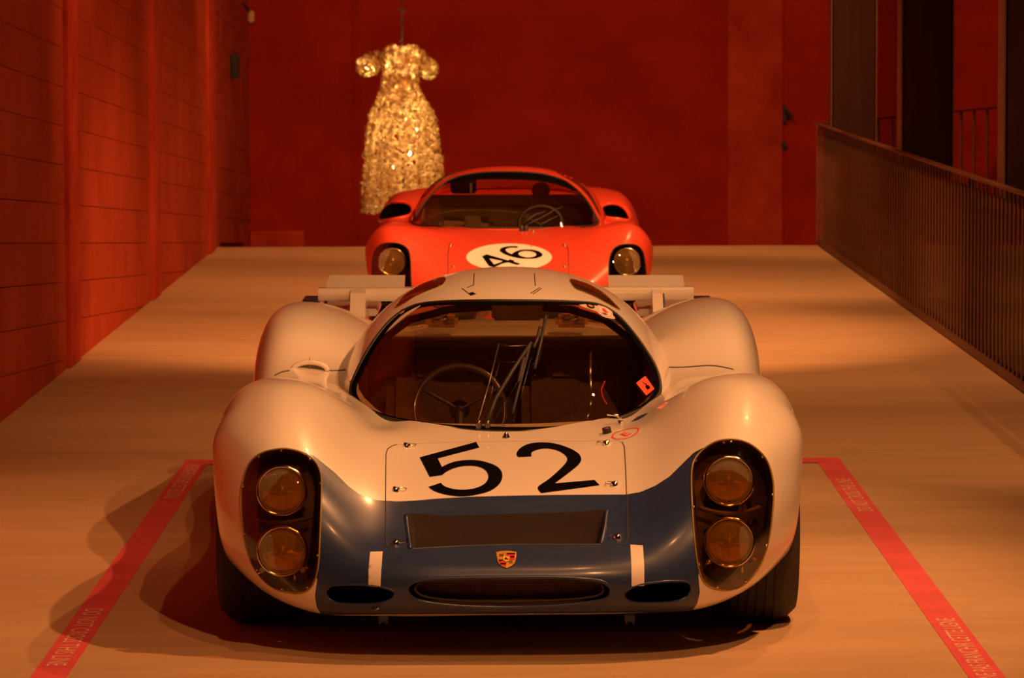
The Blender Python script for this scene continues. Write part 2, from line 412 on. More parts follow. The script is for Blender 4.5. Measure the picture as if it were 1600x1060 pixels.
# wall blocks: real raised blocks between pilasters
BH = .21; BL = .42; SLOPE = .057   # the floor is a ramp: the level courses drop away relative to it
PIL = [float(F(px, py)[1]) for px, py in ((88, 576), (228, 470), (322, 398))]
pd = (PIL[2]-PIL[0])/2
PY = [PIL[0]+i*pd for i in range(-2, 3)]; PWD = .52
def block_mesh(l, h, m, side):
    if side == 'l':
        g = G().box((0, 0, 0), (.048, l-.004, h-.004)); g.V = [(x, y, z-SLOPE*y) for x, y, z in g.V]
    else: g = G().box((0, 0, 0), (l-.005, .016, h-.005))
    me = bpy.data.meshes.new('block'); me.from_pydata(g.V, [], g.F); me.materials.append(M[m]); return me
def lay(parent, side, spans, z0, z1, limit, m):
    cache = {}; n = 0; rest = G(); par = wloc(parent); items = []
    for a, b in spans:
        for k in range(-9, 40):
            y = a; first = True
            while y < b-.06:
                l = BL/2 if first and k % 2 else BL; l = min(l, b-y); first = False; c = y+l/2
                z = (k+.5)*BH-(SLOPE*(c-BY) if side == 'l' else 0)
                if z+BH/2 > z0+.02 and z < z1: items.append((c, z, l))
                y += l
    def seen(t):
        q = proj([(XW, t[0], t[1])] if side == 'l' else [(t[0], BY, t[1])])[0]; return -25 < q[0] < 1625 and -25 < q[1] < 1085 and (side != 'l' or t[0] > 15)
    items.sort(key=lambda t: (not seen(t), t[0]))
    for c, z, l in items:
        jt = rng.uniform(-.002, .002); loc = (XW-.021+jt, c, z) if side == 'l' else (c, BY+.0062+jt*.4, z); key = round(l, 2)
        if key not in cache: cache[key] = block_mesh(l, BH, m, side)
        if n < limit and seen((c, z, l)):
            o = bpy.data.objects.new('block', cache[key]); COL.objects.link(o); o.parent = parent; o.location = Vector(loc)-par; n += 1
        else:
            me = cache[key]; rest.add([v.co+Vector(loc) for v in me.vertices], [list(p.vertices) for p in me.polygons])
    o = rest.mk('block_courses', m, parent); o['kind'] = 'stuff'
spans = []
for i in range(len(PY)-1): spans.append((PY[i]+PWD, PY[i+1]-.05))
spans.append((PY[-1]+PWD, BY)); spans.append((6, PY[0]))
lay(wl, 'l', spans, 0, CEIL-.2, 300, 'wall')
s2 = 6200/BY
bx0, bx1 = [float(P(px, 300, BY)[0]) for px in (1137, 1222)]
lay(wb, 'b', [(XW, bx0), (bx1, 6.3)], -.4, CEIL-.2, 290, 'backwall')
def pil(nm, c, d, parent):
    g = G().box(c, d, bev=.006); return g.mk(nm, 'pilaster', parent)
for y in PY: pil('pilaster', (XW-.015, y+PWD/2, CEIL/2), (.08, PWD, CEIL), wl)
pil('pilaster', ((bx0+bx1)/2, BY-.015, (CEIL-3)/2), (bx1-bx0, .06, CEIL+3), wb)
pil('pilaster', (XW+.25, BY-.01, -1.6), (.5, .05, 3), wb)

# railing on the right
def railing(name, pts, bars, label, top, bw=.008):
    r = empty(name, (pts[0][0], pts[0][1], 0), label, 'railing', None)
    a, b = Vector(pts[0]), Vector(pts[1]); dr = (b-a); L = dr.length; ang = math.atan2(dr.y, dr.x); R = Matrix.Rotation(ang, 3, 'Z'); mid = (a+b)/2
    za, zb = top
    slope = math.atan2(zb-za, L); R2 = R@Matrix.Rotation(-slope, 3, 'Y')
    G().box((mid.x, mid.y, (za+zb)/2), (L+.02, .05, .014), R2, bev=.003).mk('top_rail', 'rail', r)
    G().box((mid.x, mid.y, .03), (L, .012, .05), R, bev=.002).mk('bottom_rail', 'rail', r)
    g = G().box((0, 0, 0), (.026, bw, za-.03), R); me = bpy.data.meshes.new('bar'); me.from_pydata(g.V, [], g.F); me.materials.append(M['rail'])
    for i in range(bars+1):
        p = a.lerp(b, i/bars); o = bpy.data.objects.new('bar', me); COL.objects.link(o); o.parent = r; o.location = Vector((p.x, p.y, (za-.03)/2+.02+(zb-za)*i/bars))-wloc(r)
    return r
RX = XR+.10
rl = railing('railing', [(RX, 9.0), (RX-.03, FY-.05)], 143, 'long dark steel railing of thin upright bars along right floor edge', (1.0, 1.0))
M['smoke'] = glass('smoked_rail_glass', (.30, .16, .12), .10)
for i in range(5):                                       # dark glass infill behind the bars
    ya_, yb_ = FY-.1-i*pd*.98, max(9.1, FY-.1-(i+1)*pd*.98+.06)
    if ya_ > yb_: G().box((RX+.012, (ya_+yb_)/2, .48), (.008, ya_-yb_, .90)).mk('glass_panel', 'smoke', rl)
for i in range(6):                                       # thicker uprights joining the panels
    y = FY-.1-i*pd*.98
    if y > 9: G().box((RX+.035, y, .42), (.03, .10, 1.12)).mk('post', 'column', rl)
rl2 = railing('railing', [(RX-.03, FY+.02), (4.55, BY-.6)], 13, 'short far railing with widely spaced bars running behind the dark columns', (1.0, 1.05), .014)
# dark columns outside the railing
cl_labels = ['dark steel column farthest from the camera, beside the far railing corner', 'dark steel column in the middle of the three, with a lit left edge', 'dark steel column nearest the camera, cut by the right frame edge']
for (pa, pb), lab in zip(((1300, 1368), (1410, 1488), (1571, 1660)), cl_labels):
    Xl = RX+.06; dd = None
    # depth where the left edge pixel meets the plane just outside the railing
    dd = (Xl)/(P(pa, 200, 1.0)[0]); Xa, Xb = float(P(pa, 200, dd)[0]), float(P(pb, 200, dd)[0])
    c = empty('column', ((Xa+Xb)/2, dd, -3.2), lab, 'column')
    wdt = Xb-Xa
    G().box(((Xa+Xb)/2, dd+.012, (CEIL-3.2)/2), (wdt, .024, CEIL+3.2)).mk('web_plate', 'column', c)
    G().box((Xa-.0, dd+.13, (CEIL-3.2)/2), (.02, .26, CEIL+3.2)).mk('flange', 'rail', c)
    G().box((Xb, dd+.13, (CEIL-3.2)/2), (.02, .26, CEIL+3.2)).mk('flange', 'rail', c)
# small wall fittings
g = G(); y0 = float((XW+.04)/P(367, 103, 1)[0]); zc = float(P(367, 103, y0)[2])
sw = G().box((XW+.04, y0, zc), (.07, .12, .22), bev=.012).mk('switch_box', 'rubber'); tag(sw, 'small black box mounted high on left wall near back corner', 'wall box')
p = P(391, 26, BY-.06); sn = G()
sn.box((p[0]+.01, p[1], p[2]), (.055, .07, .11), bev=.012); sn.box((p[0], p[1]+.03, p[2]+.02), (.07, .05, .04), bev=.005)
tag(sn.mk('wall_sensor', mat('cream_plastic', (.75, .5, .25), .5, noise=(9, .05))), 'small cream sensor in upper left corner of the back wall', 'sensor')
p = P(1226, 178, BY-.05); br = empty('wall_bracket', tuple(p), 'small dark angled bracket on back wall beside the right pilaster', 'bracket')
G().box(p, (.03, .06, .16), bev=.004).mk('mounting_plate', 'rubber', br)
G().tube([p+np.array([0, 0, .03]), p+np.array([.04, -.08, 0]), p+np.array([.07, -.10, -.03])], [.022, .018, .008]).mk('arm', 'rubber', br)
p = P(1225, 227, BY-.05); G2 = G().box(p, (.05, .05, .035), bev=.006); G2.box(p+np.array([0, .02, 0]), (.02, .04, .09))
tag(G2.mk('cable_clip', 'rubber'), 'tiny dark clip on back wall below the angled bracket', 'clip')
pp = [P(362, -6, BY-1.6), P(375, 4, BY-1.0), P(388, 17, BY-.06)]; 
tag(G().tube([tuple(q) for q in pp], .02).mk('wall_edge_tube', 'rubber'), 'dark slanting tube standing in for the top edge of the left wall', 'wall edge')  # added tube in place of the wall's top edge line

# floor tape
def text_width(body):
    cu = bpy.data.curves.new('txt', 'FONT'); cu.body = body; cu.size = 1; cu.fill_mode = 'FRONT'; cu.resolution_u = 3
    ob = bpy.data.objects.new('txt', cu); COL.objects.link(ob); dg = bpy.context.evaluated_depsgraph_get(); dg.update()
    me = bpy.data.meshes.new_from_object(ob.evaluated_get(dg)); V = np.array([v.co[:] for v in me.vertices]); Fs = [list(p.vertices) for p in me.polygons]
    bpy.data.objects.remove(ob); return V, Fs
def tape(name, x0, x1, y0, y1, label):
    t = empty(name, ((x0+x1)/2, (y0+y1)/2, 0), label, 'floor tape')
    G().box(((x0+x1)/2, (y0+y1)/2, .001), (x1-x0, y1-y0, .002)).mk('strip', 'tape', t)
    return t
ya = float(F(330, 727)[1]); yb = float(F(300, 720)[1])
def txt(t, body, x_out, sgn, yfar, ynear):
    # letters stand on the outer edge of the tape, tops pointing towards the car
    xd = (0, -1, 0) if sgn > 0 else (0, 1, 0); org = (x_out, yfar if sgn > 0 else ynear, .0026)
    Va, Fa = text_width(body); x0, x1 = Va[:, 0].min(), Va[:, 0].max(); hgt = Va[:, 1].max(); words = body.split(' '); pre = ''; bounds = []
    for w_ in words:
        bounds.append(text_width(pre+w_)[0][:, 0].max()+.05); pre += w_+' '
    fx = np.array([Va[f, 0].mean() for f in Fa]); lo = -9
    for w_, hi in zip(words, bounds):
        Fw = [f for f, x in zip(Fa, fx) if lo < x <= hi]; lo = hi
        used = sorted({i for f in Fw for i in f}); rm = {a: i for i, a in enumerate(used)}; q = Va[used]
        Wd = np.array(org)+(q[:, :1]-x0)/(x1-x0)*(yfar-ynear)*np.array(xd)+q[:, 1:2]/hgt*.058*np.array((sgn, 0, 0))
        o = mk('printed_word', Wd, [[rm[i] for i in f] for f in Fw], 'tapetext', t, False)
xl0, xl1 = float(F(290, 720)[0]), float(F(330, 722)[0])
tl = tape('floor_tape', xl0, xl0+.105, 6.0, yb, 'red printed floor tape running along the left side of white car')
txt(tl, 'DO NOT CROSS THIS LINE', xl0+.022, 1, float(F(150, 953)[1]), float(F(100, 1042)[1]))
txt(tl, 'NE PAS FRANCHIR CETTE LIGNE', xl0+.022, 1, float(F(290, 728)[1]), float(F(270, 780)[1]))
xr1 = float(F(1312, 718)[0])
tr = tape('floor_tape', xr1-.105, xr1, 6.0, yb, 'pink-red printed floor tape running along the right side of white car')
txt(tr, 'DO NOT CROSS THIS LINE', xr1-.022, -1, float(F(1310, 750)[1]), float(F(1350, 800)[1]))
txt(tr, 'NE PAS FRANCHIR CETTE LIGNE', xr1-.022, -1, float(F(1470, 968)[1]), float(F(1540, 1062)[1]))
tc_ = tape('floor_tape', xl0+.002, xr1-.002, ya, yb-.001, 'red floor tape lying crosswise behind the white car')
tc_.location.z = .0021

# ================================================================== WHITE CAR
car = empty('race_car', (float(P(CX, 600, 12.4)[0]), 14.0, 0), 'white racing car with blue nose and black number 52, in front', 'race car')
X0 = float(P(CX, 600, 12.4)[0]); SHEAR = .008
a_ = A; w_ = W
NET = [
 [(0,961,9.95),(72,961,9.95),(132,961,9.95),(190,960,9.96),(245,959,9.97),(293,955,10.0),(345,939,10.06),(395,909,10.15),(432,873,10.3),(446,859,10.42),(450,853,10.52)],
 [(0,958,9.81),(72,958,9.81),(132,958,9.815),(190,957,9.825),(245,955,9.845),(293,951,9.885),(345,934,9.95),(395,903,10.05),(432,868,10.2),(446,854,10.34),(450,848,10.44)],
 [(0,930,9.76),(72,930,9.76),(132,930,9.765),(190,929,9.775),(245,926,9.80),(295,918,9.84),(350,896,9.90),(402,862,10.0),(441,834,10.17),(452,826,10.31),(455,822,10.42)],
 [(0,880,9.79),(72,880,9.79),(131,880,9.79),(190,879,9.80),(243,874,9.82),(294,862,9.85),(351,838,9.90),(408,806,10.0),(449,785,10.18),(457,781,10.33),(458,780,10.45)],
 [(0,830,9.97),(71,830,9.97),(131,830,9.965),(190,827,9.95),(243,815,9.92),(293,795,9.91),(351,770,9.93),(412,745,10.04),(454,737,10.23),(459,740,10.38),(460,742,10.49)],
 [(0,775,10.17),(70,774,10.17),(130,772,10.16),(188,767,10.13),(240,752,10.08),(291,728,10.03),(350,704,10.01),(412,691,10.11),(456,692,10.29),(460,700,10.43),(460,704,10.54)],
 [(0,725,10.45),(69,724,10.45),(128,721,10.44),(185,714,10.40),(235,698,10.33),(287,670,10.24),(348,646,10.18),(408,647,10.25),(453,663,10.40),(460,720,10.52),(460,760,10.60)],
 [(0,690,10.72),(67,689,10.72),(126,685,10.70),(180,678,10.66),(228,664.5,10.59),(280,630,10.48),(342,605,10.40),(400,613,10.42),(447,650,10.52),(459,740,10.62),(457,840,10.70)],
]
net = [[a_(*c) for c in r] for r in NET]
def row(items): return [w_(*i) if len(i) == 3 and abs(i[0]) < 3 else a_(*i) for i in items]
MET = [
 [(0,.570,11.08),(.135,.571,11.06),(.25,.573,11.02),(.345,.571,10.98),(.43,.584,10.92),(275,611,10.74),(338,588,10.64),(396,594,10.65),(444,640,10.70),(.935,.40,10.78),(.925,.16,10.82)],
 [(0,.580,11.5),(.13,.58,11.5),(.25,.582,11.48),(.35,.578,11.45),(.44,.584,11.38),(.575,.640,11.18),(.70,.703,11.08),(.82,.695,11.08),(.902,.590,11.10),(.930,.36,11.12),(.925,.14,11.14)],
 [(0,.585,12.0),(.13,.585,12.0),(.25,.587,11.98),(.36,.592,11.95),(.47,.605,11.88),(.59,.615,11.72),(.71,.625,11.62),(.82,.612,11.60),(.895,.53,11.60),(.925,.34,11.60),(.922,.13,11.60)],
 [(0,.60,12.4),(.14,.60,12.4),(.26,.602,12.38),(.37,.61,12.34),(.48,.625,12.26),(.60,.645,12.15),(.725,.66,12.08),(.835,.65,12.05),(.905,.55,12.05),(.925,.34,12.05),(.922,.13,12.05)],
 [(0,.61,12.75),(.15,.61,12.75),(.28,.615,12.72),(.39,.63,12.68),(.49,.660,12.58),(.615,.712,12.46),(.745,.748,12.38),(.860,.728,12.36),(.925,.59,12.38),(.93,.35,12.38),(.922,.13,12.38)],
 [(0,.645,13.1),(.16,.643,13.1),(.30,.64,13.08),(.41,.65,13.05),(.50,.688,12.98),(.63,.758,12.90),(.775,.797,12.84),(.885,.764,12.82),(.938,.61,12.82),(.938,.36,12.82),(.925,.13,12.82)],
 [(0,.665,13.6),(.16,.662,13.6),(.30,.65,13.6),(.41,.640,13.58),(.50,.655,13.55),(.63,.715,13.5),(.76,.752,13.46),(.865,.725,13.44),(.925,.59,13.42),(.93,.36,13.42),(.92,.14,13.42)],
 [(0,.60,14.1),(.16,.60,14.1),(.30,.59,14.1),(.40,.585,14.1),(.50,.595,14.1),(.62,.63,14.1),(.74,.668,14.1),(.84,.65,14.08),(.90,.56,14.05),(.905,.36,14.02),(.90,.16,14.0)],
 [(0,.50,14.5),(.16,.50,14.5),(.30,.50,14.5),(.40,.51,14.5),(.50,.52,14.5),(.62,.56,14.5),(.73,.585,14.5),(.82,.60,14.48),(.865,.53,14.46),(.87,.37,14.42),(.865,.20,14.4)],
 [(0,.40,14.62),(.16,.40,14.62),(.30,.40,14.62),(.40,.40,14.62),(.50,.40,14.62),(.60,.40,14.61),(.70,.40,14.6),(.77,.39,14.58),(.81,.38,14.56),(.815,.32,14.52),(.81,.24,14.5)],
]
net += [row(r) for r in MET]
g = skin(net, 12, 14, 3, X0, SHEAR)
body = Skin(g)
# canopy shell
CAN = [(10.83,.02,.50),(10.86,.20,.545),(10.95,.33,.60),(11.1,.435,.69),(11.3,.515,.785),(11.5,.56,.86),(11.7,.585,.917),(11.95,.60,.954),(12.25,.605,.966),(12.6,.585,.950),(13.0,.53,.893),(13.4,.44,.82),(13.8,.33,.72),(14.15,.2,.64)]
ZB = .44
def canopy(st, zb, n_exp, nu, nv, conv, x0, shear):
    st = np.array(st, float); u = np.linspace(0, len(st)-1, (len(st)-1)*nv+1); q = nspline(st, u); th = np.linspace(0, math.pi, nu+1); out = []
    for d, wd, zt in q:
        rw = []
        for t in th:
            c, s_ = math.cos(t), math.sin(t); x = wd*math.copysign(abs(c)**(2/n_exp), -c); z = zb+(zt-zb)*abs(s_)**(2/n_exp); xx, yy, zz = conv(abs(x), z, d)
            xx = math.copysign(xx, x); rw.append((xx+x0, yy, zz+shear*xx))
        out.append(rw)
    return np.array(out)
cg = canopy(CAN, ZB, 2.25, 110, 12, W, X0, SHEAR)
can = Skin(cg)

HL = [(439.4,701.6),(457.8,703.3),(477.4,710),(491.5,721),(499.5,736.4),(502,753.6),(501.5,790.4),(499.5,851.7),(497.5,883.6),(492,908),(482.3,921.6),(467.6,927.3),(450.4,926),(433,921.6),(416,910.6),(401,893.4),(391.5,876),(384,851.7),(379,817.4),(376.8,783),(378.8,758.5),(385.4,732.7),(396.4,716.8),(413.6,706.5)]
HR = [(1142.4,687.3),(1164.8,691),(1184,703.3),(1198.5,721),(1206.5,746.6),(1208.5,772),(1206.5,804.3),(1201.7,839.6),(1193.7,868.5),(1180.9,894),(1164.8,911.7),(1148.8,920.4),(1129.6,923),(1110,918),(1097.5,907),(1090.5,884.5),(1086,852.4),(1083,814),(1081,772),(1081,737),(1086.3,717.7),(1100.7,701.7),(1120,690.5)]
HLp, HRp = smoothpoly(HL, 4), smoothpoly(HR, 4)
BLUE = np.array([(478,706),(490,712),(505,724),(524.5,740),(543.7,759.4),(563,773.8),(588.6,781.9),(620.7,784),(650,782.5),(685,779.3),(735,776.5),(800,774.8),(880,773.6),(979,773),(1001,769),(1023.7,759.4),(1046,745),(1068.6,722.5),(1084.7,707),(1100.7,699),(1110,760),(1110,870),(1091,898),(1093.6,926),(1089.5,943.8),(1081.5,955),(1076,957.3),(793,959.7),(508,961.3),(502,960.5),(495,950),(492,932),(495.6,905),(480,870),(480,760)])
HATCH = np.array([(612,697.5),(620,695),(700,691.5),(790,690),(880,689.5),(965,689),(972,691),(975.5,698),(977.5,730),(979,773),(980.5,815),(980.5,846),(976,851),(939,852),(880,852.5),(800,852),(720,854.5),(640,859),(610,857.5),(604,854),(602.5,840),(602.5,770),(603,710),(605.5,702)])
SCOOP = smoothpoly([(635,803),(690,806),(800,803),(900,800),(948,797),(946,815),(939,851),(880,851.2),(800,851),(720,853.5),(641,858),(637,830)], 2)
GRILLE = smoothpoly([(636,924),(642,912),(665,906),(730,903.5),(800,902.5),(870,902.5),(925,906),(948,913),(955,924),(948,936),(920,943),(870,948),(800,950.5),(730,949),(680,944.5),(648,937)], 4)
INL = smoothpoly([(509,930),(512,920),(522,915),(560,914),(592,917),(612,923),(617,930),(608,939),(585,945),(550,945.5),(522,942)], 4)
INR = smoothpoly([(974,931),(982,922),(1000,914),(1040,909),(1070,909),(1079,914),(1080,923),(1072,935),(1050,942),(1010,944),(985,941)], 4)
WS = smoothpoly([(795,471),(730,471.5),(675,474),(645,480),(620,494),(597,517),(575,549),(558,581),(549,605),(551,622),(566,639),(600,653),(650,664),(710,672),(790,676.5),(860,674.5),(920,667),(970,654),(1008,637),(1027,620),(1031,603),(1025,577),(1008,547),(985,516),(962,492),(940,479),(915,474),(860,471.5)], 4)
YF = D(10.75)
body.paint(outl(BLUE, YF), 1)
holes = {}
for nm, pl in (('L', HLp), ('R', HRp)): body.cut(outl(pl, D(10.6)))
body.cut(outl(GRILLE, D(10.3))); body.cut(outl(INL, D(10.3))); body.cut(outl(INR, D(10.3)))
hv, hf, hm = body.cut(outl(HATCH, D(10.9)))
# wheel arches, cockpit opening
AX_F, AX_R = 12.4, D(12.85); WR_ = .315
def arch(y, r, zc):
    def fn(V): return np.where(np.abs(V[:, 0]-X0) > .78, np.hypot(V[:, 1]-y, V[:, 2]-zc)-r, 1.0)
    return fn
body.cut(arch(AX_F, .345, .30)); body.cut(arch(AX_R, .36, .31))
def foot(V):
    st = np.array([[W(0, 0, c[0])[1], c[1]] for c in CAN]); wd = np.interp(V[:, 1], st[:, 0], st[:, 1], left=0, right=0)-.075
    v = np.abs(V[:, 0]-X0)-wd; v = np.maximum(v, D(10.98)-V[:, 1]); v = np.maximum(v, V[:, 1]-D(12.35)); return v
body.cut(foot)
bo = body.mk('body_shell', ['white', 'blue'], car)
# hatch panel: its own mesh with a recessed scoop
hs = Skin.__new__(Skin); hs.V, hs.F, hs.mi = hv, hf, hm
hs.cut(outl(SCOOP, D(10.9)))
hatch = hs.mk('hatch_panel', ['white', 'blue'], car); hatch['label'] = 'nose hatch panel, white above and blue below'
B0 = BVHTree.FromPolygons([tuple(v) for v in g.reshape(-1, 3)], grid_mesh(g)[1]); C0 = can.bvh
# scoop floor sinks towards its lower edge
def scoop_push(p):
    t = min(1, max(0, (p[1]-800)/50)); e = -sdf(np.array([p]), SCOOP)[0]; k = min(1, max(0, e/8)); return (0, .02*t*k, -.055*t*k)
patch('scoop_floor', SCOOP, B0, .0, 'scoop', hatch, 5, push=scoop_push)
seam('panel_gap', np.concatenate([HATCH[6:], HATCH[:2]]), B0, .0018, 'rubber', hatch, off=-.0004, closed=False)
seam('panel_gap', HATCH[1:7], B0, .0006, 'rubber', hatch, off=-.0002, closed=False)
seam('scoop_edge', [(641,858),(720,853.5),(800,851),(880,851.2),(939,851)], B0, .0035, 'blue', hatch, off=-.001, closed=False)
seam('crease', [(634,806),(637,830),(641,858)], B0, .006, 'blue', hatch, off=.0, closed=False)
seam('crease', [(948,799),(945,825),(939,851)], B0, .006, 'blue', hatch, off=.0, closed=False)
# grille
def clear_box(poly, extra): return None
rim_wall('grille_recess', GRILLE, B0, .10, 'bucket', car, .06)
seam('grille_lip', GRILLE, B0, .006, 'blue', car, off=-.002)
c = GRILLE.mean(0); yg = hit(B0, c[0], 955)[0].y+.09; yg = D(9.78)+.05
gm = G(); INNER = c+(GRILLE-c)*.94
for i in range(15):
    y = 904+i*3.2; xs = [x for x in np.arange(630, 962, 2) if sdf(np.array([[x, y]]), INNER)[0] < 0]
    if xs: gm.tube([tuple(P(xs[0], y, yg)), tuple(P(xs[-1], y, yg))], .0016, 4)
for i in range(100):
    x = 638+i*3.2; ys = [y for y in np.arange(900, 955, 2) if sdf(np.array([[x, y]]), INNER)[0] < 0]
    if ys: gm.tube([tuple(P(x, ys[0], yg)), tuple(P(x, ys[-1], yg))], .0016, 4)
o = gm.mk('grille_mesh', 'grille', car); o['kind'] = 'stuff'
GB = c+(GRILLE-c)*.95; mk('grille_backing', [tuple(P(x, y, yg+.03)) for x, y in GB], [list(range(len(GB)))], 'black', car, False)
seam('grille_ring', c+(GRILLE-c)*.93, B0, .004, 'bucket', car, off=-.02)
for pl in (INL, INR):
    rim_wall('brake_duct', pl, B0, .16, 'blue', car, .22); cc = pl.mean(0); q = cc+(pl-cc)*.78
    yy = hit(B0, 500 if cc[0] < 793 else 1085, 905)[0].y+.17
    mk('duct_back', [tuple(P(x, y, yy)) for x, y in q], [list(range(len(q)))], 'black', car, False)
    seam('duct_lip', pl, B0, .004, 'blue', car, off=-.002)
# white bars, crest, numbers
patch('white_bar', [(578.4,863),(598,862.4),(596,890),(594.6,918),(585,917),(575.8,916),(576,890)], B0, .0012, 'decalw', car, 5)
patch('white_bar', [(985,852),(1004.5,853),(1006.6,885),(1006.4,915.6),(996,916),(986.8,916.5),(986.5,885)], B0, .0012, 'decalw', car, 5)
FIVE = [(655.6,715.4),(744,691.3),(749,700),(684,717),(690.4,730.4),(707.8,722.8),(729,719.6),(750,720.6),(771,726.7),(781.8,734.6),(785,745.2),(780.4,757),(766,767.6),(744.8,773.7),(723.7,776.4),(702.6,774.8),(684,770.3),(673.5,765),(669.6,761.6),(688.8,755.2),(694.6,760.5),(707.8,764.7),(723.7,766),(742,763.7),(756.7,757),(762.8,747.8),(761,738.6),(754,732.5),(742,729),(726,728.8),(710.5,732),(698.6,737.3),(691,743),(671.4,746)]
TWO = [(807,709.7),(812,701.7),(825,694.6),(844,692),(866.6,693.7),(889,700.7),(903.5,709),(908.3,717.7),(905,725.7),(892,737),(873,751.4),(867,756),(929,750.8),(937,758.8),(845.7,771.3),(840.3,762),(857,749.8),(876,733),(885.8,721),(884,713),(873,705.5),(857,701.7),(842.5,702.7),(831,707.5),(830.7,713.9),(809.5,715)]
def smooth_sel(poly, sharp, n=4):
    poly = np.asarray(poly, float); out = []; k = len(poly)
    for i in range(k):
        b, c2 = poly[i], poly[(i+1) % k]; a = poly[i-1] if i not in sharp else b; d = poly[(i+2) % k] if (i+1) % k not in sharp else c2
        straight = i in sharp and (i+1) % k in sharp
        for j in range(1 if straight else n):
            t = j/n; out.append(.5*((2*b)+(-a+c2)*t+(2*a-5*b+4*c2-d)*t*t+(-a+3*b-3*c2+d)*t**3))
    return np.array(out)
patch('racing_number', smooth_sel(FIVE, {0, 1, 2, 3, 4, 18, 19, 32, 33}), B0, .0012, 'black', hatch, 6, label='black number 5')
patch('racing_number', smooth_sel(TWO, {11, 12, 13, 14, 24, 25}), B0, .0012, 'black', hatch, 6, label='black number 2')
SH = np.array([(775.3,864.5),(783,862.8),(791,862.2),(799,862.8),(807,864.2),(806,876),(804,881.5),(799,886),(792,889),(785,886.5),(780,882.5),(777.5,878)])
cr = patch('crest_badge', SH, B0, .003, 'gold', car, 3, label='small shield crest with red and black bars and a centre horse')
def cp(poly, m, off=.0045, nm='crest_field'): patch(nm, poly, B0, off, m, cr, 3)
cp([(791.5,867),(805,867),(804.8,876),(796,876),(796,872),(791.5,872)], 'decalr'); cp([(779.3,877),(786,877),(786.5,880),(791,881),(791,887.3),(785,884.8),(781.5,881.5)], 'decalr')
cp([(791.5,867),(804.8,867),(804.8,868.6),(791.5,868.6)], 'black', .0055, 'crest_bar'); cp([(797,871.6),(804.2,871.6),(804.2,873.4),(797,873.4)], 'black', .0055, 'crest_bar')
cp([(779,877),(785.8,877),(785.8,878.7),(779.6,878.7)], 'black', .0055, 'crest_bar'); cp([(781.5,882.2),(791,882.2),(791,883.8),(783,883.8)], 'black', .0055, 'crest_bar')
cp([(786,872.4),(796.3,872.4),(796,877),(794,879.4),(791,880.6),(788,879.4),(786.2,877)], mat('yellow_enamel', (.9, .6, .12), .3, noise=(50, .05)), .006, 'crest_shield')
cp([(788,877),(789.5,874.5),(791.8,874),(791.5,875.5),(793.5,876.5),(794.8,874.8),(795,876),(793.2,878),(791.5,876.8),(789.5,877.2)], 'black', .007, 'crest_horse')
for y in (868.5, 870.5): cp([(780,y),(787,y-.3),(787,y+.5),(780,y+.8)], 'black', .0045, 'crest_antler')
for y in (878.5, 881): cp([(795,y),(801,y-.3),(801,y+.5),(795,y+.8)], 'black', .0045, 'crest_antler')

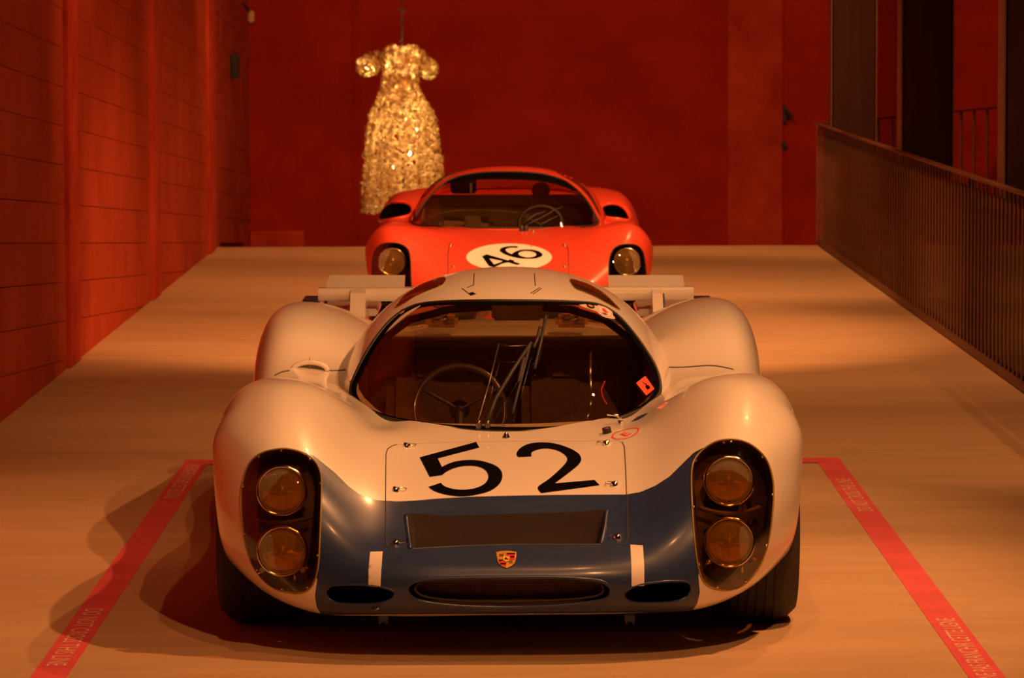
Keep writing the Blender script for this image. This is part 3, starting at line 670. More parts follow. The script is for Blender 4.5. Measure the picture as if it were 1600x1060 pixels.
# headlight pods
def pod(pl, lamps, side):
    rim_wall('headlight_housing', pl, B0, .10, 'bucket', car, .10); cc = pl.mean(0); n = len(pl)
    inner = cc+(pl-cc)*.90
    V = []
    for p in inner:
        h, _ = hit(B0, p[0], p[1]); V.append(tuple(P(p[0], p[1], h.y+.13)))
    o = patch('headlight_tray', inner, B0, 0, 'bucket', car, 8, push=lambda p: (0, .12, 0))
    for cx, cy in lamps:
        h, _ = hit(B0, cx, cy); y = h.y+.035; r = 40/6200*y; ctr = P(cx, cy, y)
        ax = (0, -1, .05)
        ring = G().lathe([(r*.90, .0), (r*.93, .012), (r*1.0, .010), (r*1.02, -.005), (r*.98, -.03), (r*.8, -.07)], ctr, ax, 40).mk('headlamp', 'chrome', car, True)
        G().lathe([(r*.90, .0), (r*.82, -.025), (r*.6, -.05), (r*.3, -.065), (.001, -.07)], ctr, ax, 40).mk('reflector', 'reflector', ring, True)
        G().lathe([(r*.92, .004), (r*.75, .012), (r*.45, .018), (.001, .021)], ctr, ax, 40).mk('lens', lensmat, ring, True)
        bb = Vector(ctr)+Vector((0, .03, 0)); G().lathe([(.001, .03), (r*.2, .026), (r*.24, .0), (r*.24, -.03)], bb, ax, 16).mk('bulb_shield', 'steel', ring, True)
        G().box(Vector(ctr)+Vector((0, .015, -r*.12)), (r*.9, .02, .004)).mk('bulb_bracket', 'chrome', ring)
        for sx, sz in ((-1, 1), (1, 1), (-1, -1), (1, -1)):
            q = Vector(ctr)+Vector((sx*r*.80, .02, sz*r*.78)); G().box(q, (.016, .02, .014), Matrix.Rotation(sx*sz*math.radians(45), 3, 'Y'), bev=.002).mk('retaining_clip', 'chrome', ring)
        hv_ = [Vector(ctr)+Vector((r*.80*math.cos(t), .006, r*.80*math.sin(t)*.92-r*.04)) for t in np.linspace(math.pi, 2*math.pi, 15)]+[Vector(ctr)+Vector((x*r, .012, r*(-.10+.16*(1-abs(x)/.8)))) for x in (.5, .25, 0, -.25, -.5)]
        mk('reflector_step', [tuple(v) for v in hv_], [list(range(len(hv_)))], 'lampstep', ring, False)
        rb = G()
        for q in range(-8, 9):
            x = q*.105; hh = math.sqrt(max(.01, .86**2-x*x)); z1_ = hh*rng.uniform(.55, .95); z0_ = -hh*rng.uniform(.0, .5)
            rb.box(Vector(ctr)+Vector((x*r, -.003-.012*(1-x*x), (z0_+z1_)/2*r)), (.0011, .0015, (z1_-z0_)*r))
        rbo = rb.mk('lens_ribs', 'ribglass', ring); rbo['kind'] = 'stuff'
    # ridge between the lamps
    y1 = (lamps[0][1]+lamps[1][1])/2; pts = []
    for t in np.linspace(-1, 1, 13):
        px = lamps[0][0]+t*48; h, _ = hit(B0, px, y1); pts.append(tuple(P(px, y1+3-10*t*t, h.y+.06)))
    G().tube(pts, .007, 8).mk('tray_ridge', 'bucket', car, True)
    q0 = lamps[1]; h, _ = hit(B0, q0[0]+22, q0[1]+50)
    for dx, dy, dx2, dy2 in ((20, 30, 20, 48), (36, 24, 42, 28), (-30, 30, -38, 36)):
        hh, _ = hit(B0, q0[0]+dx*.8, q0[1]+dy*.8); yy = hh.y+.05
        G().tube([tuple(P(q0[0]+dx, q0[1]+dy, yy)), tuple(P(q0[0]+dx2, q0[1]+dy2, yy))], .0035, 8).mk('adjusting_screw', 'chrome', car, True)
    cov = patch('headlight_cover', pl, B0, .0008, 'glassy', car, 8, label='yellowed clear headlight cover')
    seam('cover_edge', pl, B0, .0028, 'sealant', cov, off=.001)
    for t in range(0, n, max(1, n//9)):
        p = pl[t]+(cc-pl[t])*.035; h, nn = hit(B0, p[0], p[1], .002); G().sphere(h, .0042, 8).mk('screw', 'chrome', cov, True)
lensmat = glass('ribbed_lens', (.95, .85, .62), .14, .03)
nt = lensmat.node_tree; _o = [n for n in nt.nodes if n.type == 'OUTPUT_MATERIAL'][0]; _src = _o.inputs[0].links[0].from_socket
_d = nt.nodes.new('ShaderNodeBsdfDiffuse'); _d.inputs[0].default_value = (.8, .62, .35, 1); _m = nt.nodes.new('ShaderNodeMixShader'); _m.inputs[0].default_value = .20
nt.links.new(_src, _m.inputs[1]); nt.links.new(_d.outputs[0], _m.inputs[2]); nt.links.new(_m.outputs[0], _o.inputs[0])
tcn = nt.nodes.new('ShaderNodeNewGeometry'); wv = nt.nodes.new('ShaderNodeTexWave'); wv.inputs['Scale'].default_value = 60; wv.inputs['Distortion'].default_value = 1.5
nt.links.new(tcn.outputs['Position'], wv.inputs[0]); bpn = nt.nodes.new('ShaderNodeBump'); bpn.inputs['Strength'].default_value = .5; bpn.inputs['Distance'].default_value = .004
nt.links.new(wv.outputs['Fac'], bpn.inputs['Height']); nt.links.new(bpn.outputs[0], [n for n in nt.nodes if n.type == 'BSDF_GLOSSY'][0].inputs['Normal'])
pod(HLp, [(440.4, 767), (441, 861.5)], -1); pod(HRp, [(1139, 752), (1139.8, 847.6)], 1)

# latches, hatch pins
for lx, ly, dx in ((635,698,14),(618,767,16),(618,850,14),(948,694,-14),(961,758,-14),(965,841,-12)):
    h, n = hit(B0, lx, ly, .006); h1, _ = hit(B0, lx+dx, ly-1, .005)
    lt = G().lathe([(.001, .006), (.010, .004), (.012, -.006)], h, n, 14).mk('hatch_latch', 'chrome', hatch, True)
    u_ = (h1-h); s_ = n.cross(u_).normalized()*.008; pts = [h, h+u_*.3+s_, h+u_*.8+s_, h+u_*1.05, h+u_*.8-s_, h+u_*.3-s_]
    G().tube(pts, .0016, 6, True).mk('latch_ring', 'chrome', lt, True)
h, n = hit(B0, 791, 684, .002); G().lathe([(.001, .016), (.006, .012), (.010, .003), (.012, 0)], h, n, 14).mk('washer_nozzle', 'chrome', car, True)
h, n = hit(B0, 949, 677, .0); kb = G().lathe([(.010, .016), (.014, .018), (.0145, .015), (.0145, 0)], h, n, 20).mk('kill_switch', 'rubber', car, True)
G().lathe([(.001, .017), (.007, .016), (.010, .012)], h, n, 14).mk('button', 'decalr', kb, True)
h, n = hit(B0, 969, 664, .0); hz = Vector((0, 0, 1))
hk = G().tube([h, h+hz*.020, h+hz*.027+Vector((-.004, 0, 0)), h+hz*.030+Vector((-.012, 0, .001)), h+hz*.031+Vector((-.042, 0, .003))], .0045, 10).mk('pipe_hook', 'chrome', car, True)
G().lathe([(.007, .014), (.0085, .012), (.0085, 0)], h, (0, 0, 1), 6).mk('hex_nut', 'chrome', hk)
# red E mark
EO = smoothpoly([(955.5,683),(960,677),(970,673.5),(983,670),(994,668.7),(999.3,670),(997,676),(990,681.5),(978,686),(965,687.5),(958,686)], 4)
c = EO.mean(0); patch('circled_letter', EO, B0, .001, 'decalr', car, 4, holes=[c+(EO-c)*.88], label='red circled letter E')
for q in ([(968,679.2),(970,678.4),(980,681.5),(977,682.3)], [(969,679.3),(977.5,675.3),(978.5,676.2),(971,679.8)], [(973,680.6),(981,676.3),(982.5,677),(975,681.3)], [(977,682),(985.5,677.3),(987,678),(979.5,682.3)]): patch('letter_stroke', q, B0, .001, 'decalr', car, 4)
patch('blue_reflection', [(986.5,659.5),(996,652),(1008,647),(1013,645.5),(1006,651.5),(997,656.5)], B0, .001, 'blue', car, 4)  # reflection on the cowl, put on as a blue painted patch
# rear body split lines and filler
seam('panel_gap', smoothpoly([(430,587),(441,582),(452,580)], 4, False), B0, .0035, 'rubber', car, off=.0, closed=False)
seam('panel_gap', smoothpoly([(516,580),(532,579.5),(549,576.5)], 4, False), B0, .0035, 'rubber', car, off=.0, closed=False)
seam('panel_gap', smoothpoly([(1035,571),(1045,574.5),(1070,574.5),(1105,572),(1125,573.5),(1146,578)], 4, False), B0, .0035, 'rubber', car, off=.0, closed=False)
h, n = hit(B0, 484, 577, 0)
if h is not None:
    fc = G(); R_ = .062; cx_, cy_, cz_ = h
    pts = [(cx_+R_*math.cos(t), cy_, cz_-.006+.030*math.sin(t)) for t in np.linspace(0, math.pi, 16)]
    dc = fc.tube(pts, .009, 8).mk('air_duct', 'white', car, True); 
    V = [(cx_+R_*math.cos(t), cy_+.01, cz_-.012+.030*math.sin(t)) for t in np.linspace(0, math.pi, 16)]+[(cx_, cy_+.01, cz_-.02)]
    mk('duct_back', V, [list(range(17))], 'steel', dc, False); G().tube([(cx_, cy_-.004, cz_-.01), (cx_, cy_-.004, cz_+.042)], .0014, 6).mk('duct_vane', 'chrome', dc)

# ---- canopy and glass
ROOFW = [[(618,480),(630,463),(648,450),(668,441),(690,434),(697,437),(690,447),(670,455),(650,464),(632,475)], [(890,437),(908,440),(928,449),(946,461),(962,477),(968,485),(950,476),(930,465),(912,457),(898,451)]]
yws = D(12.2)
can.cut(outl(WS, yws))
RW = [W(x, z, d) for x, z, d in ()]
def rear_open(V):            # rear window behind the roof hoop
    z0 = np.interp(V[:, 1], [D(12.5), D(13.9)], [.66, .60]); v = np.maximum(D(12.45)-V[:, 1], V[:, 1]-D(13.75)); return np.maximum(v, z0-V[:, 2]+.05)
def side_win(V):
    ax = np.abs(V[:, 0]-X0); v = np.maximum(D(11.85)-V[:, 1]+(.85-V[:, 2])*0, V[:, 1]-D(12.38)); v = np.maximum(v, .70-V[:, 2]); v = np.maximum(v, V[:, 2]-.955); v = np.maximum(v, .2-ax); return v
rv, rf, rm_ = can.cut(rear_open)
co = can.mk('canopy', ['white'], car)
def sub(V, Fs, name, m, parent):
    used = sorted({i for f in Fs for i in f}); rm = {a: i for i, a in enumerate(used)}
    return mk(name, V[used], [[rm[i] for i in f] for f in Fs], m, parent, True)
if rf: sub(rv, rf, 'rear_window', 'glassw', co)
wsg = patch('windscreen', WS, C0, .0, 'glassw', car, 9, label='curved tinted windscreen')
cw = WS.mean(0)
seam('windscreen_seal', WS, C0, .007, 'rubber', wsg, off=.001)
patch('black_border', WS, C0, .0009, 'black', wsg, 9, holes=[np.array([p+(cw-p)/np.hypot(*(cw-p))*(7 if p[1] < 560 else 9) for p in WS])])
# corner infills behind stickers
patch('corner_trim', smoothpoly([(604,519),(618,503),(635,489),(658,477.5),(650,484),(633,496),(616,510)], 2), C0, .0015, 'white', wsg, 4)
patch('corner_trim', smoothpoly([(904,477),(925,477),(945,483),(957,493),(961,499),(950,498),(938,490),(922,484)], 2), C0, .0015, 'white', wsg, 4)
def stick(poly, m, off=.003, nm='sticker', par=None, label=None): return patch(nm, poly, C0, off, m, par or wsg, 4, label=label)
s_ = stick(ell(944, 488, 14.5, 8, 28, .55), 'decalw', .003, label='round white sticker with a small red and blue figure'); stick(ell(944, 488, 12.5, 6.5, 24, .55), 'decalr', .0034, 'print', s_); stick(ell(944, 488, 11.6, 5.9, 24, .55), 'decalw', .0038, 'print', s_)
stick([(940,483),(944,484),(948,489),(951,491),(946,491),(941,488)], 'decalr', .0044, 'print', s_); stick([(938,490),(944,491),(950,494),(945,494)], 'blue', .0044, 'print', s_)
s_ = stick(ell(922.5, 479.5, 6.5, 3.2, 20, .35), 'black', label='small dark oval sticker'); stick(ell(922.5, 479.5, 4.4, 1.5, 16, .35), 'gold', .0036, 'print', s_)
s_ = stick(ell(629, 489, 7, 3.8, 20, -.7), 'black', label='small dark oval sticker'); stick(ell(629, 489, 4.6, 2, 16, -.7), 'gold', .0036, 'print', s_)
s_ = stick([(993,599.5),(1007.3,588.5),(1021.5,608.5),(1008.8,619)], 'sticker', label='orange-red square sticker with black print')
stick([(1002.5,596.5),(1006,600.5),(1004.5,601.5)], 'black', .0036, 'print', s_); stick([(1006,601),(1008,600),(1009.5,602),(1007.5,603)], 'black', .0036, 'print', s_)
stick([(1008,603),(1011.5,602.5),(1015,607),(1010.5,610.5),(1007,606)], 'black', .0036, 'print', s_)
# roof seams and roof windows
for q in ([(741,428),(740,446),(730,450)], [(722,451),(736,462),(743,459.5)], [(835,428),(836.5,447)], [(829,459),(843,450)], [(833,460),(846,451)]):
    seam('panel_gap', q, C0, .0016, 'rubber', co, off=.0005, closed=False)
patch('hinge_pocket', [(732,458.5),(739,457),(744,460),(736,462.5)], C0, .001, 'black', co, 3)
for q in ROOFW:
    rwn = patch('roof_window', smoothpoly(q, 3), C0, .0015, mat('smoked_panel', (.10, .045, .02), .08, coat=1, noise=(6, .2)), co, 4); seam('window_edge', smoothpoly(q, 3), C0, .0016, 'sealant', rwn, off=.0015)
# wipers
def onc(px, py, o=.02): h, n = hit(C0, px, py, o); return h
def wiper(pts, r, m, nm, par): return G().tube([onc(*p) if len(p) == 2 else onc(*p) for p in pts], r, 8).mk(nm, m, par, True)
wp = wiper([(762,664,.015),(775,635,.03),(800,595,.035),(829,549,.03)], [.008, .007, .007, .006], 'rubber', 'wiper', car)
wiper([(748,664,.015),(765,610,.03),(780,552,.035)], .0024, 'steel', 'link_rod', wp); wiper([(780,552,.035),(797,554,.03),(822,553,.03)], .0018, 'steel', 'link_rod', wp)
wiper([(827,552,.03),(815,600,.03),(801,651,.015)], .0055, 'rubber', 'wiper_blade', wp); wiper([(852,500,.015),(845,540,.02),(835,581,.012)], .0052, 'rubber', 'wiper_blade', wp)
wiper([(833,556,.03),(838,544,.03),(843,522,.024)], .006, 'rubber', 'wiper_bracket', wp); wiper([(818,575,.034),(814,592,.034),(810,610,.03)], .007, 'rubber', 'wiper_bracket', wp)
wiper([(856,501,.02),(843,530,.03),(834,556,.03)], .0016, 'steel', 'link_rod', wp)
for px in (748, 762):
    h, n = hit(B0, px, 671, 0); G().lathe([(.001, .03), (.007, .028), (.009, .015), (.011, 0)], h, (0, -.2, 1), 14).mk('wiper_spindle', 'steel', wp, True)

# ---- interior
def BX(x0, x1, z0, z1, d0, d1, nm, m, par=car, bev=.01):
    a, b = D(d0), D(d1); return G().box((X0+(x0+x1)/2, (a+b)/2, (z0+z1)/2), (x1-x0, b-a, z1-z0), bev=bev).mk(nm, m, par)
BX(-.70, .70, .11, .15, 10.35, 14.2, 'floor_pan', 'dark')
BX(-.60, .60, .15, .40, 14.05, 14.2, 'rear_panel', 'dark'); BX(-.56, .56, .15, .45, 10.62, 10.66, 'front_bulkhead', 'dark')
for s_ in (-1, 1): BX(s_*.60-.02, s_*.60+.02, .13, .52, 10.66, 14.1, 'sill_panel', 'dark')
BX(-.50, .50, .15, .725, 12.27, 12.31, 'rear_bulkhead', 'dark', bev=.008)
BX(-.49, .49, .715, .74, 12.25, 12.45, 'bulkhead_shelf', 'brown', bev=.006)
for x in (-.30, .02): BX(x, x+.17, .50, .66, 12.255, 12.27, 'access_panel', 'black')
for x in (-.33, -.06, .18, .40):
    G().sphere((X0+x, D(12.25)-.004, .655), .006, 8).mk('rivet', 'steel', car, True)
# dashboard
BX(-.47, .47, .44, .50, 10.98, 11.25, 'dashboard', 'dark', bev=.02); BX(.10, .22, .40, .54, 11.2, 11.3, 'instrument_pod', 'dark', bev=.02)
# seats
def seat(x):
    st = BX(x-.20, x+.20, .15, .26, 11.45, 11.95, 'seat', 'seat', bev=.04)
    G().box((X0+x, D(12.08), .42), (.38, .08, .44), Matrix.Rotation(-.5, 3, 'X'), bev=.035).mk('backrest', 'seat', st)
    G().box((X0+x, D(12.19), .63), (.20, .06, .09), Matrix.Rotation(-.4, 3, 'X'), bev=.02).mk('headrest', 'seat', st)
seat(-.24); seat(.24)
# steering wheel at left of the photo
wc = P(718, 641, D(11.25)); Rw = 71/6200*wc[1]; tl_ = .35
pts = [(wc[0]+Rw*math.cos(t), wc[1]+Rw*math.sin(t)*math.sin(tl_), wc[2]+Rw*math.sin(t)*math.cos(tl_)) for t in np.linspace(0, 2*math.pi, 40, endpoint=False)]
sw_ = G().tube(pts, .011, 10, True).mk('steering_wheel', mat('wheel_rim_leather', (.05, .04, .035), .25, coat=.6, noise=(30, .2)), car, True)
for t in (math.pi/2*3, math.pi/6, math.pi*5/6):
    G().tube([tuple(wc), (wc[0]+Rw*math.cos(t), wc[1]+Rw*math.sin(t)*math.sin(tl_), wc[2]+Rw*math.sin(t)*math.cos(tl_))], .006, 8).mk('spoke', 'rubber', sw_)
G().lathe([(.001, .02), (.03, .015), (.035, 0)], wc, (0, 1, -.35), 20).mk('hub', 'rubber', sw_, True)
G().tube([tuple(wc), (wc[0], wc[1]-.35, wc[2]-.12)], .015).mk('steering_column', 'rubber', sw_)
# mirror above the screen, with its small plate
mc = P(808, 487, D(11.78)); mi_ = G().box(mc, (.175, .02, .062), bev=.009).mk('rear_view_mirror', mat('mirror_back', (.50, .32, .16), .4, coat=.3, noise=(8, .2)), car)
G().box(mc+np.array([.012, -.013, .004]), (.045, .003, .038)).mk('mirror_label', 'amber', mi_); G().tube([tuple(mc+np.array([0, .01, .02])), tuple(mc+np.array([0, .03, .06]))], .006).mk('mirror_stalk', 'steel', mi_)
# roll bar hoop
G().tube([tuple(P(x, y, D(12.22))) for x, y in ((575, 575), (600, 530), (640, 500), (700, 484), (793, 478), (890, 484), (945, 500), (985, 530), (1012, 575))], .014, 10).mk('roll_hoop', 'rubber', car, True)
# rear shelf boxes with coils, seen through the rear glass
for px in (690, 893):
    c0 = P(px, 502, D(13.15)); bx = G().box(c0, (.125, .09, .045), bev=.012).mk('coil_box', 'amber', car)
    pts = [(c0[0]-.004+.028*math.cos(t), c0[1]-.05+.028*math.sin(t), c0[2]-.005+t*.0030) for t in np.linspace(0, 2*math.pi*3.4, 60)]
    G().tube(pts, .005, 8).mk('coil', 'steel', bx, True)
    for k in range(3): G().box(c0+np.array([.03, -.048, -.012+k*.012]), (.04, .008, .005)).mk('louvre', 'brown', bx)
# inside: hand tube as handbrake lever, floor reflection modelled as a red tube
G().tube([tuple(P(923, 550, D(11.6))), tuple(P(922, 590, D(11.55))), tuple(P(924, 625, D(11.4))), tuple(P(918, 655, D(11.25)))], [.003, .006, .005, .003], 8).mk('grab_handle', 'chrome', car, True)
G().tube([tuple(P(945, 596, D(11.5))), tuple(P(939, 610, D(11.45))), tuple(P(942, 622, D(11.4))), tuple(P(948, 632, D(11.35)))], .003, 6).mk('red_reflection', 'decalr', car, True)

# ---- wheels
def wheel(x, y, R_, wd, side, par=car, nm='wheel'):
    c = (x, y, R_); ax = (side, 0, 0); h = wd/2; sh = .035
    ty = G().lathe([(R_*.62, -h*.85), (R_*.75, -h), (R_-sh, -h), (R_-.008, -h+sh*.8), (R_, -h+sh*1.6), (R_, h-sh*1.6), (R_-.008, h-sh*.8), (R_-sh, h), (R_*.75, h), (R_*.62, h*.85)], c, ax, 64).mk('tyre', 'tyre', par, True)
    # circumferential grooves as raised ribs
    for k in range(6):
        o = -h+sh*1.5+(wd-3*sh)*(k+.5)/6; g_ = (wd-3*sh)/6*.38
        G().lathe([(R_-.004, o-g_), (R_+.0035, o-g_*.9), (R_+.0035, o+g_*.9), (R_-.004, o+g_)], c, ax, 64).mk('tread_rib', 'tyre', ty, False)
    G().lathe([(R_*.62, h*.85), (R_*.60, h*.6), (R_*.52, h*.3), (R_*.3, h*.35), (.03, h*.5), (.001, h*.5)], c, ax, 40).mk('rim', 'steel', ty, True)
    G().lathe([(R_*.62, -h*.85), (R_*.58, -h*.4), (.05, -h*.3), (.001, -h*.3)], c, ax, 40).mk('inner_rim', 'steel', ty, True)
    return ty
for s_ in (-1, 1):
    wheel(X0+s_*.765, AX_F, .30, .27, s_); wheel(X0+s_*.755, AX_R, .31, .30, s_)
    # inner arch liner
    G().lathe([(.345, -.17), (.36, -.17), (.36, .0), (.345, .0)], (X0+s_*.60, AX_F, .30), (s_, 0, 0), 32)
# tabs under the nose
for px in (599, 984):
    h = P(px, 966, D(9.9)); tb = G().box(h, (.030, .02, .022), bev=.003); tb.box(h+np.array([-.010, -.006, -.012]), (.006, .02, .008)); tb.box(h+np.array([.010, -.006, -.012]), (.006, .02, .008)); tb.mk('jacking_tab', 'blue', car)
h = P(588, 952, D(9.80)); G().tube([tuple(h+np.array([-.012, 0, .003])), tuple(h+np.array([-.004, -.01, -.003])), tuple(h+np.array([.010, -.012, .004]))], .0025).mk('nose_pin', 'steel', car, True)

# ---- tail: deck, fins, wing
dW = D(14.25)
def pl_(pts, th, nm, m, axis):     # extrude polygon
    V = [np.array(p) for p in pts]; k = len(V); a = [v+np.array(axis)*th/2 for v in V]; b = [v-np.array(axis)*th/2 for v in V]
    Fs = [list(range(k)), list(range(2*k-1, k-1, -1))]+[[i, k+i, k+(i+1) % k, (i+1) % k] for i in range(k)]
    return mk(nm, a+b, Fs, m, car, False)
for s_, xf in ((-1, 561), (1, 1026)):
    o_ = P(xf, 480, dW); x = o_[0]; zb_ = .50; zt_ = P(xf, 451, dW)[2]
    pf = [(x, dW-.10, zt_-.012), (x, dW-.06, zt_), (x, dW+.20, zt_), (x, dW+.28, zt_-.03), (x, dW+.28, zb_), (x, dW-.35, zb_), (x, dW-.16, zt_-.08)]
    fn_ = pl_(pf, .042 if s_ > 0 else .062, 'tail_fin', 'white', (1, 0, 0))
    if s_ > 0:
        x2 = x+.022; pts = [(x2+.002, dW-.09, zt_-.015), (x2+.004, dW-.15, zt_-.07), (x2+.006, dW-.22, zt_-.13)]; G().tube(pts, .004, 6).mk('blue_edge', 'blue', fn_, True)
# main wing plane: aerofoil profile swept across
def wing(xa, xb, ya_, yb_, dpt, nm, chord, tilt=0, thick=None):
    A0, A1 = P(xa, ya_, dpt), P(xb, ya_, dpt); z1 = A0[2]; z0 = P(xa, yb_, dpt)[2]; t = (z1-z0) if thick is None else thick
    prof = [(0, -.5), (-.35, -.35), (-.5, 0), (-.35, .35), (0, .5), (.6, .48), (1, .30)] ; prof = []
    for q in np.linspace(-math.pi/2, -3*math.pi/2, 12): prof.append((math.cos(q)*t*.5, math.sin(q)*t*.5))
    prof += [(chord*.5, t*.5), (chord, t*.35), (chord, t*.2), (chord*.5, -t*.45)]
    V = []; zc_ = (z0+z1)/2
    for X in (A0[0], A1[0]):
        for y_, z_ in prof: V.append((X, dpt+t*.5+y_, zc_+z_+y_*tilt))
    k = len(prof); Fs = [[i, (i+1) % k, k+(i+1) % k, k+i] for i in range(k)]+[list(range(k))[::-1], [k+i for i in range(k)]]
    return mk(nm, V, Fs, 'white', car, False)
wg = wing(497, 1084, 451, 472, dW-.04, 'rear_wing', .14)
for a, b, la, lb in ((516, 633, 508, 632), (950, 1067, 951, 1070)):
    yF = dW+.10; t0, t1 = P(a, 434, yF+.12), P(b, 434, yF+.12); l0, l1 = P(la, 452, yF), P(lb, 452, yF)
    V = [l0, l1, t1, t0]; n_ = np.array([0, -.006, -.010]); V2 = V+[v-n_ for v in V]
    mk('wing_flap', V2, [[0, 1, 2, 3], [7, 6, 5, 4], [0, 4, 5, 1], [1, 5, 6, 2], [2, 6, 7, 3], [3, 7, 4, 0]], 'white', car, False)
for px in (509, 1072): G().box(P(px, 473, dW-.02), (.012, .02, .008)).mk('wing_bolt', 'rubber', car)
# rear corner plates: white deck with blue tips
yT = D(14.55)
for s_ in (-1, 1):
    e0 = P(CX+s_*200, 476, yT); e1 = P(CX+s_*292, 470, yT); e2 = P(CX+s_*316, 459, yT+.25)
    xa_, xb_, xc_ = sorted([abs(e0[0]-X0), abs(e1[0]-X0), abs(e2[0]-X0)])
    zz = P(CX+292*s_, 468, yT+.1)[2]
    G().box((X0+s_*(xa_+xb_)/2, yT+.0, zz-.03), (xb_-xa_, .5, .03), bev=.006).mk('tail_deck', 'white', car)
    G().box((X0+s_*(xb_+xc_)/2, yT+.12, zz-.0), (xc_-xb_, .24, .012), bev=.003).mk('blue_tip', 'blue', car)

# ================================================================== RED CAR
CR = 795.5; XR0 = float(P(CR, 400, 23)[0])
car2 = empty('race_car', (XR0, 24.3, 0), 'red racing car with black number 46 in a white oval, standing behind', 'race car')
def A2(dx, py, d):
    p = P(CR+dx, py, d); return (p[0]-P(CR, py, d)[0], d, p[2])
def r2(items): return [((i[0], i[2], i[1]) if abs(i[0]) < 1.2 and i[1] < 2 else A2(*i)) for i in items]
N2 = [
 [(0,503,22.35),(36,503,22.35),(66,503,22.36),(96,502,22.38),(123,500,22.42),(146,496,22.48),(170,488,22.56),(196,478,22.70),(214,470,22.85),(221,462,22.95),(223,458,23.0)],
 [(0,498,22.14),(36,498,22.14),(66,498,22.15),(96,497,22.17),(123,495,22.21),(147,491,22.27),(172,482,22.36),(198,470,22.5),(215,458,22.7),(221,452,22.85),(223,450,22.95)],
 [(0,470,22.08),(36,470,22.08),(66,470,22.09),(96,469,22.11),(124,467,22.14),(149,463,22.20),(176,455,22.30),(203,446,22.45),(219,438,22.65),(223,436,22.82),(225,436,22.92)],
 [(0,440,22.18),(36,440,22.18),(66,440,22.18),(96,439,22.19),(124,437,22.20),(150,433,22.24),(179,428,22.32),(206,422,22.46),(221,416,22.66),(225,416,22.82),(226,418,22.92)],
 [(0,415,22.42),(36,415,22.42),(66,414,22.41),(96,412,22.39),(123,409,22.36),(150,404,22.35),(181,398,22.38),(207,395,22.50),(222,394,22.70),(226,398,22.84),(226,404,22.94)],
 [(0,393,22.70),(35,393,22.70),(64,392,22.68),(93,390,22.63),(119,387,22.56),(148,380,22.50),(181,371,22.48),(206,371,22.58),(221,378,22.74),(225,392,22.86),(226,412,22.96)],
 [(0,374,23.02),(34,374,23.01),(62,373,22.99),(90,371,22.92),(115,367,22.82),(142,361,22.70),(180,353,22.64),(204,357,22.70),(218,372,22.82),(223,400,22.92),(224,430,23.0)],
 [(0,361,23.30),(33,361,23.29),(60,360,23.27),(87,358,23.20),(110,357,23.08),(138,354,22.92),(178,346.5,22.86),(200,352,22.88),(214,372,22.95),(.815,.40,23.02),(.80,.2,23.06)],
 [(0,.655,23.6),(.12,.655,23.6),(.22,.655,23.6),(.32,.655,23.55),(.40,.655,23.45),(.50,.655,23.3),(.62,.690,23.2),(.72,.67,23.2),(.79,.58,23.2),(.82,.38,23.2),(.80,.18,23.2)],
 [(0,.66,24.0),(.12,.66,24.0),(.22,.66,24.0),(.32,.655,23.95),(.40,.64,23.9),(.50,.63,23.8),(.61,.635,23.7),(.70,.615,23.7),(.78,.52,23.7),(.82,.36,23.7),(.80,.16,23.7)],
 [(0,.67,24.4),(.12,.67,24.4),(.22,.67,24.4),(.32,.665,24.4),(.40,.655,24.4),(.51,.65,24.3),(.62,.65,24.25),(.72,.63,24.25),(.80,.53,24.25),(.83,.36,24.25),(.80,.16,24.25)],
 [(0,.70,24.8),(.12,.70,24.8),(.22,.70,24.8),(.32,.70,24.8),(.41,.71,24.75),(.52,.735,24.68),(.64,.745,24.62),(.74,.715,24.62),(.81,.58,24.65),(.835,.38,24.65),(.81,.16,24.65)],
 [(0,.76,25.2),(.12,.76,25.2),(.22,.765,25.2),(.32,.775,25.2),(.42,.79,25.15),(.53,.805,25.1),(.64,.80,25.05),(.745,.755,25.05),(.82,.60,25.05),(.84,.38,25.05),(.81,.16,25.05)],
 [(0,.79,25.6),(.12,.79,25.6),(.22,.79,25.6),(.32,.79,25.6),(.42,.795,25.6),(.53,.79,25.6),(.63,.77,25.6),(.73,.72,25.6),(.80,.58,25.6),(.82,.38,25.6),(.80,.18,25.6)],
 [(0,.74,26.1),(.12,.74,26.1),(.22,.74,26.1),(.32,.735,26.1),(.42,.72,26.1),(.52,.70,26.1),(.61,.67,26.1),(.69,.62,26.1),(.75,.52,26.1),(.77,.38,26.1),(.76,.24,26.1)],
 [(0,.45,26.25),(.12,.45,26.25),(.22,.45,26.25),(.32,.45,26.25),(.41,.45,26.25),(.50,.45,26.24),(.58,.44,26.22),(.65,.42,26.2),(.69,.40,26.2),(.70,.36,26.2),(.69,.32,26.2)],
]
g2 = skin([r2(r) for r in N2], 8, 9, 3, XR0, 0); b2 = Skin(g2); B2 = b2.bvh
CAN2 = [(23.30,.02,.60),(23.33,.23,.625),(23.42,.40,.68),(23.55,.50,.745),(23.75,.57,.83),(23.95,.60,.90),(24.2,.612,.955),(24.45,.605,.972),(24.75,.58,.955),(25.1,.51,.90),(25.5,.42,.80),(25.8,.33,.72)]
cg2 = canopy(CAN2, .52, 2.5, 70, 8, lambda x, z, d: (x, d, z), XR0, 0); c2_ = Skin(cg2); C2 = c2_.bvh
HL2 = smoothpoly([(583,470),(582,430),(583,405),(588,390),(598,382),(612,380),(626,382),(637,390),(641,405),(642,430),(642,466),(625,474),(600,475)], 3)
HR2 = smoothpoly([(952,466),(951,430),(952,407),(957,392),(967,384),(981,382),(995,384),(1003,392),(1007,406),(1009,430),(1008,468),(990,475),(968,474)], 3)
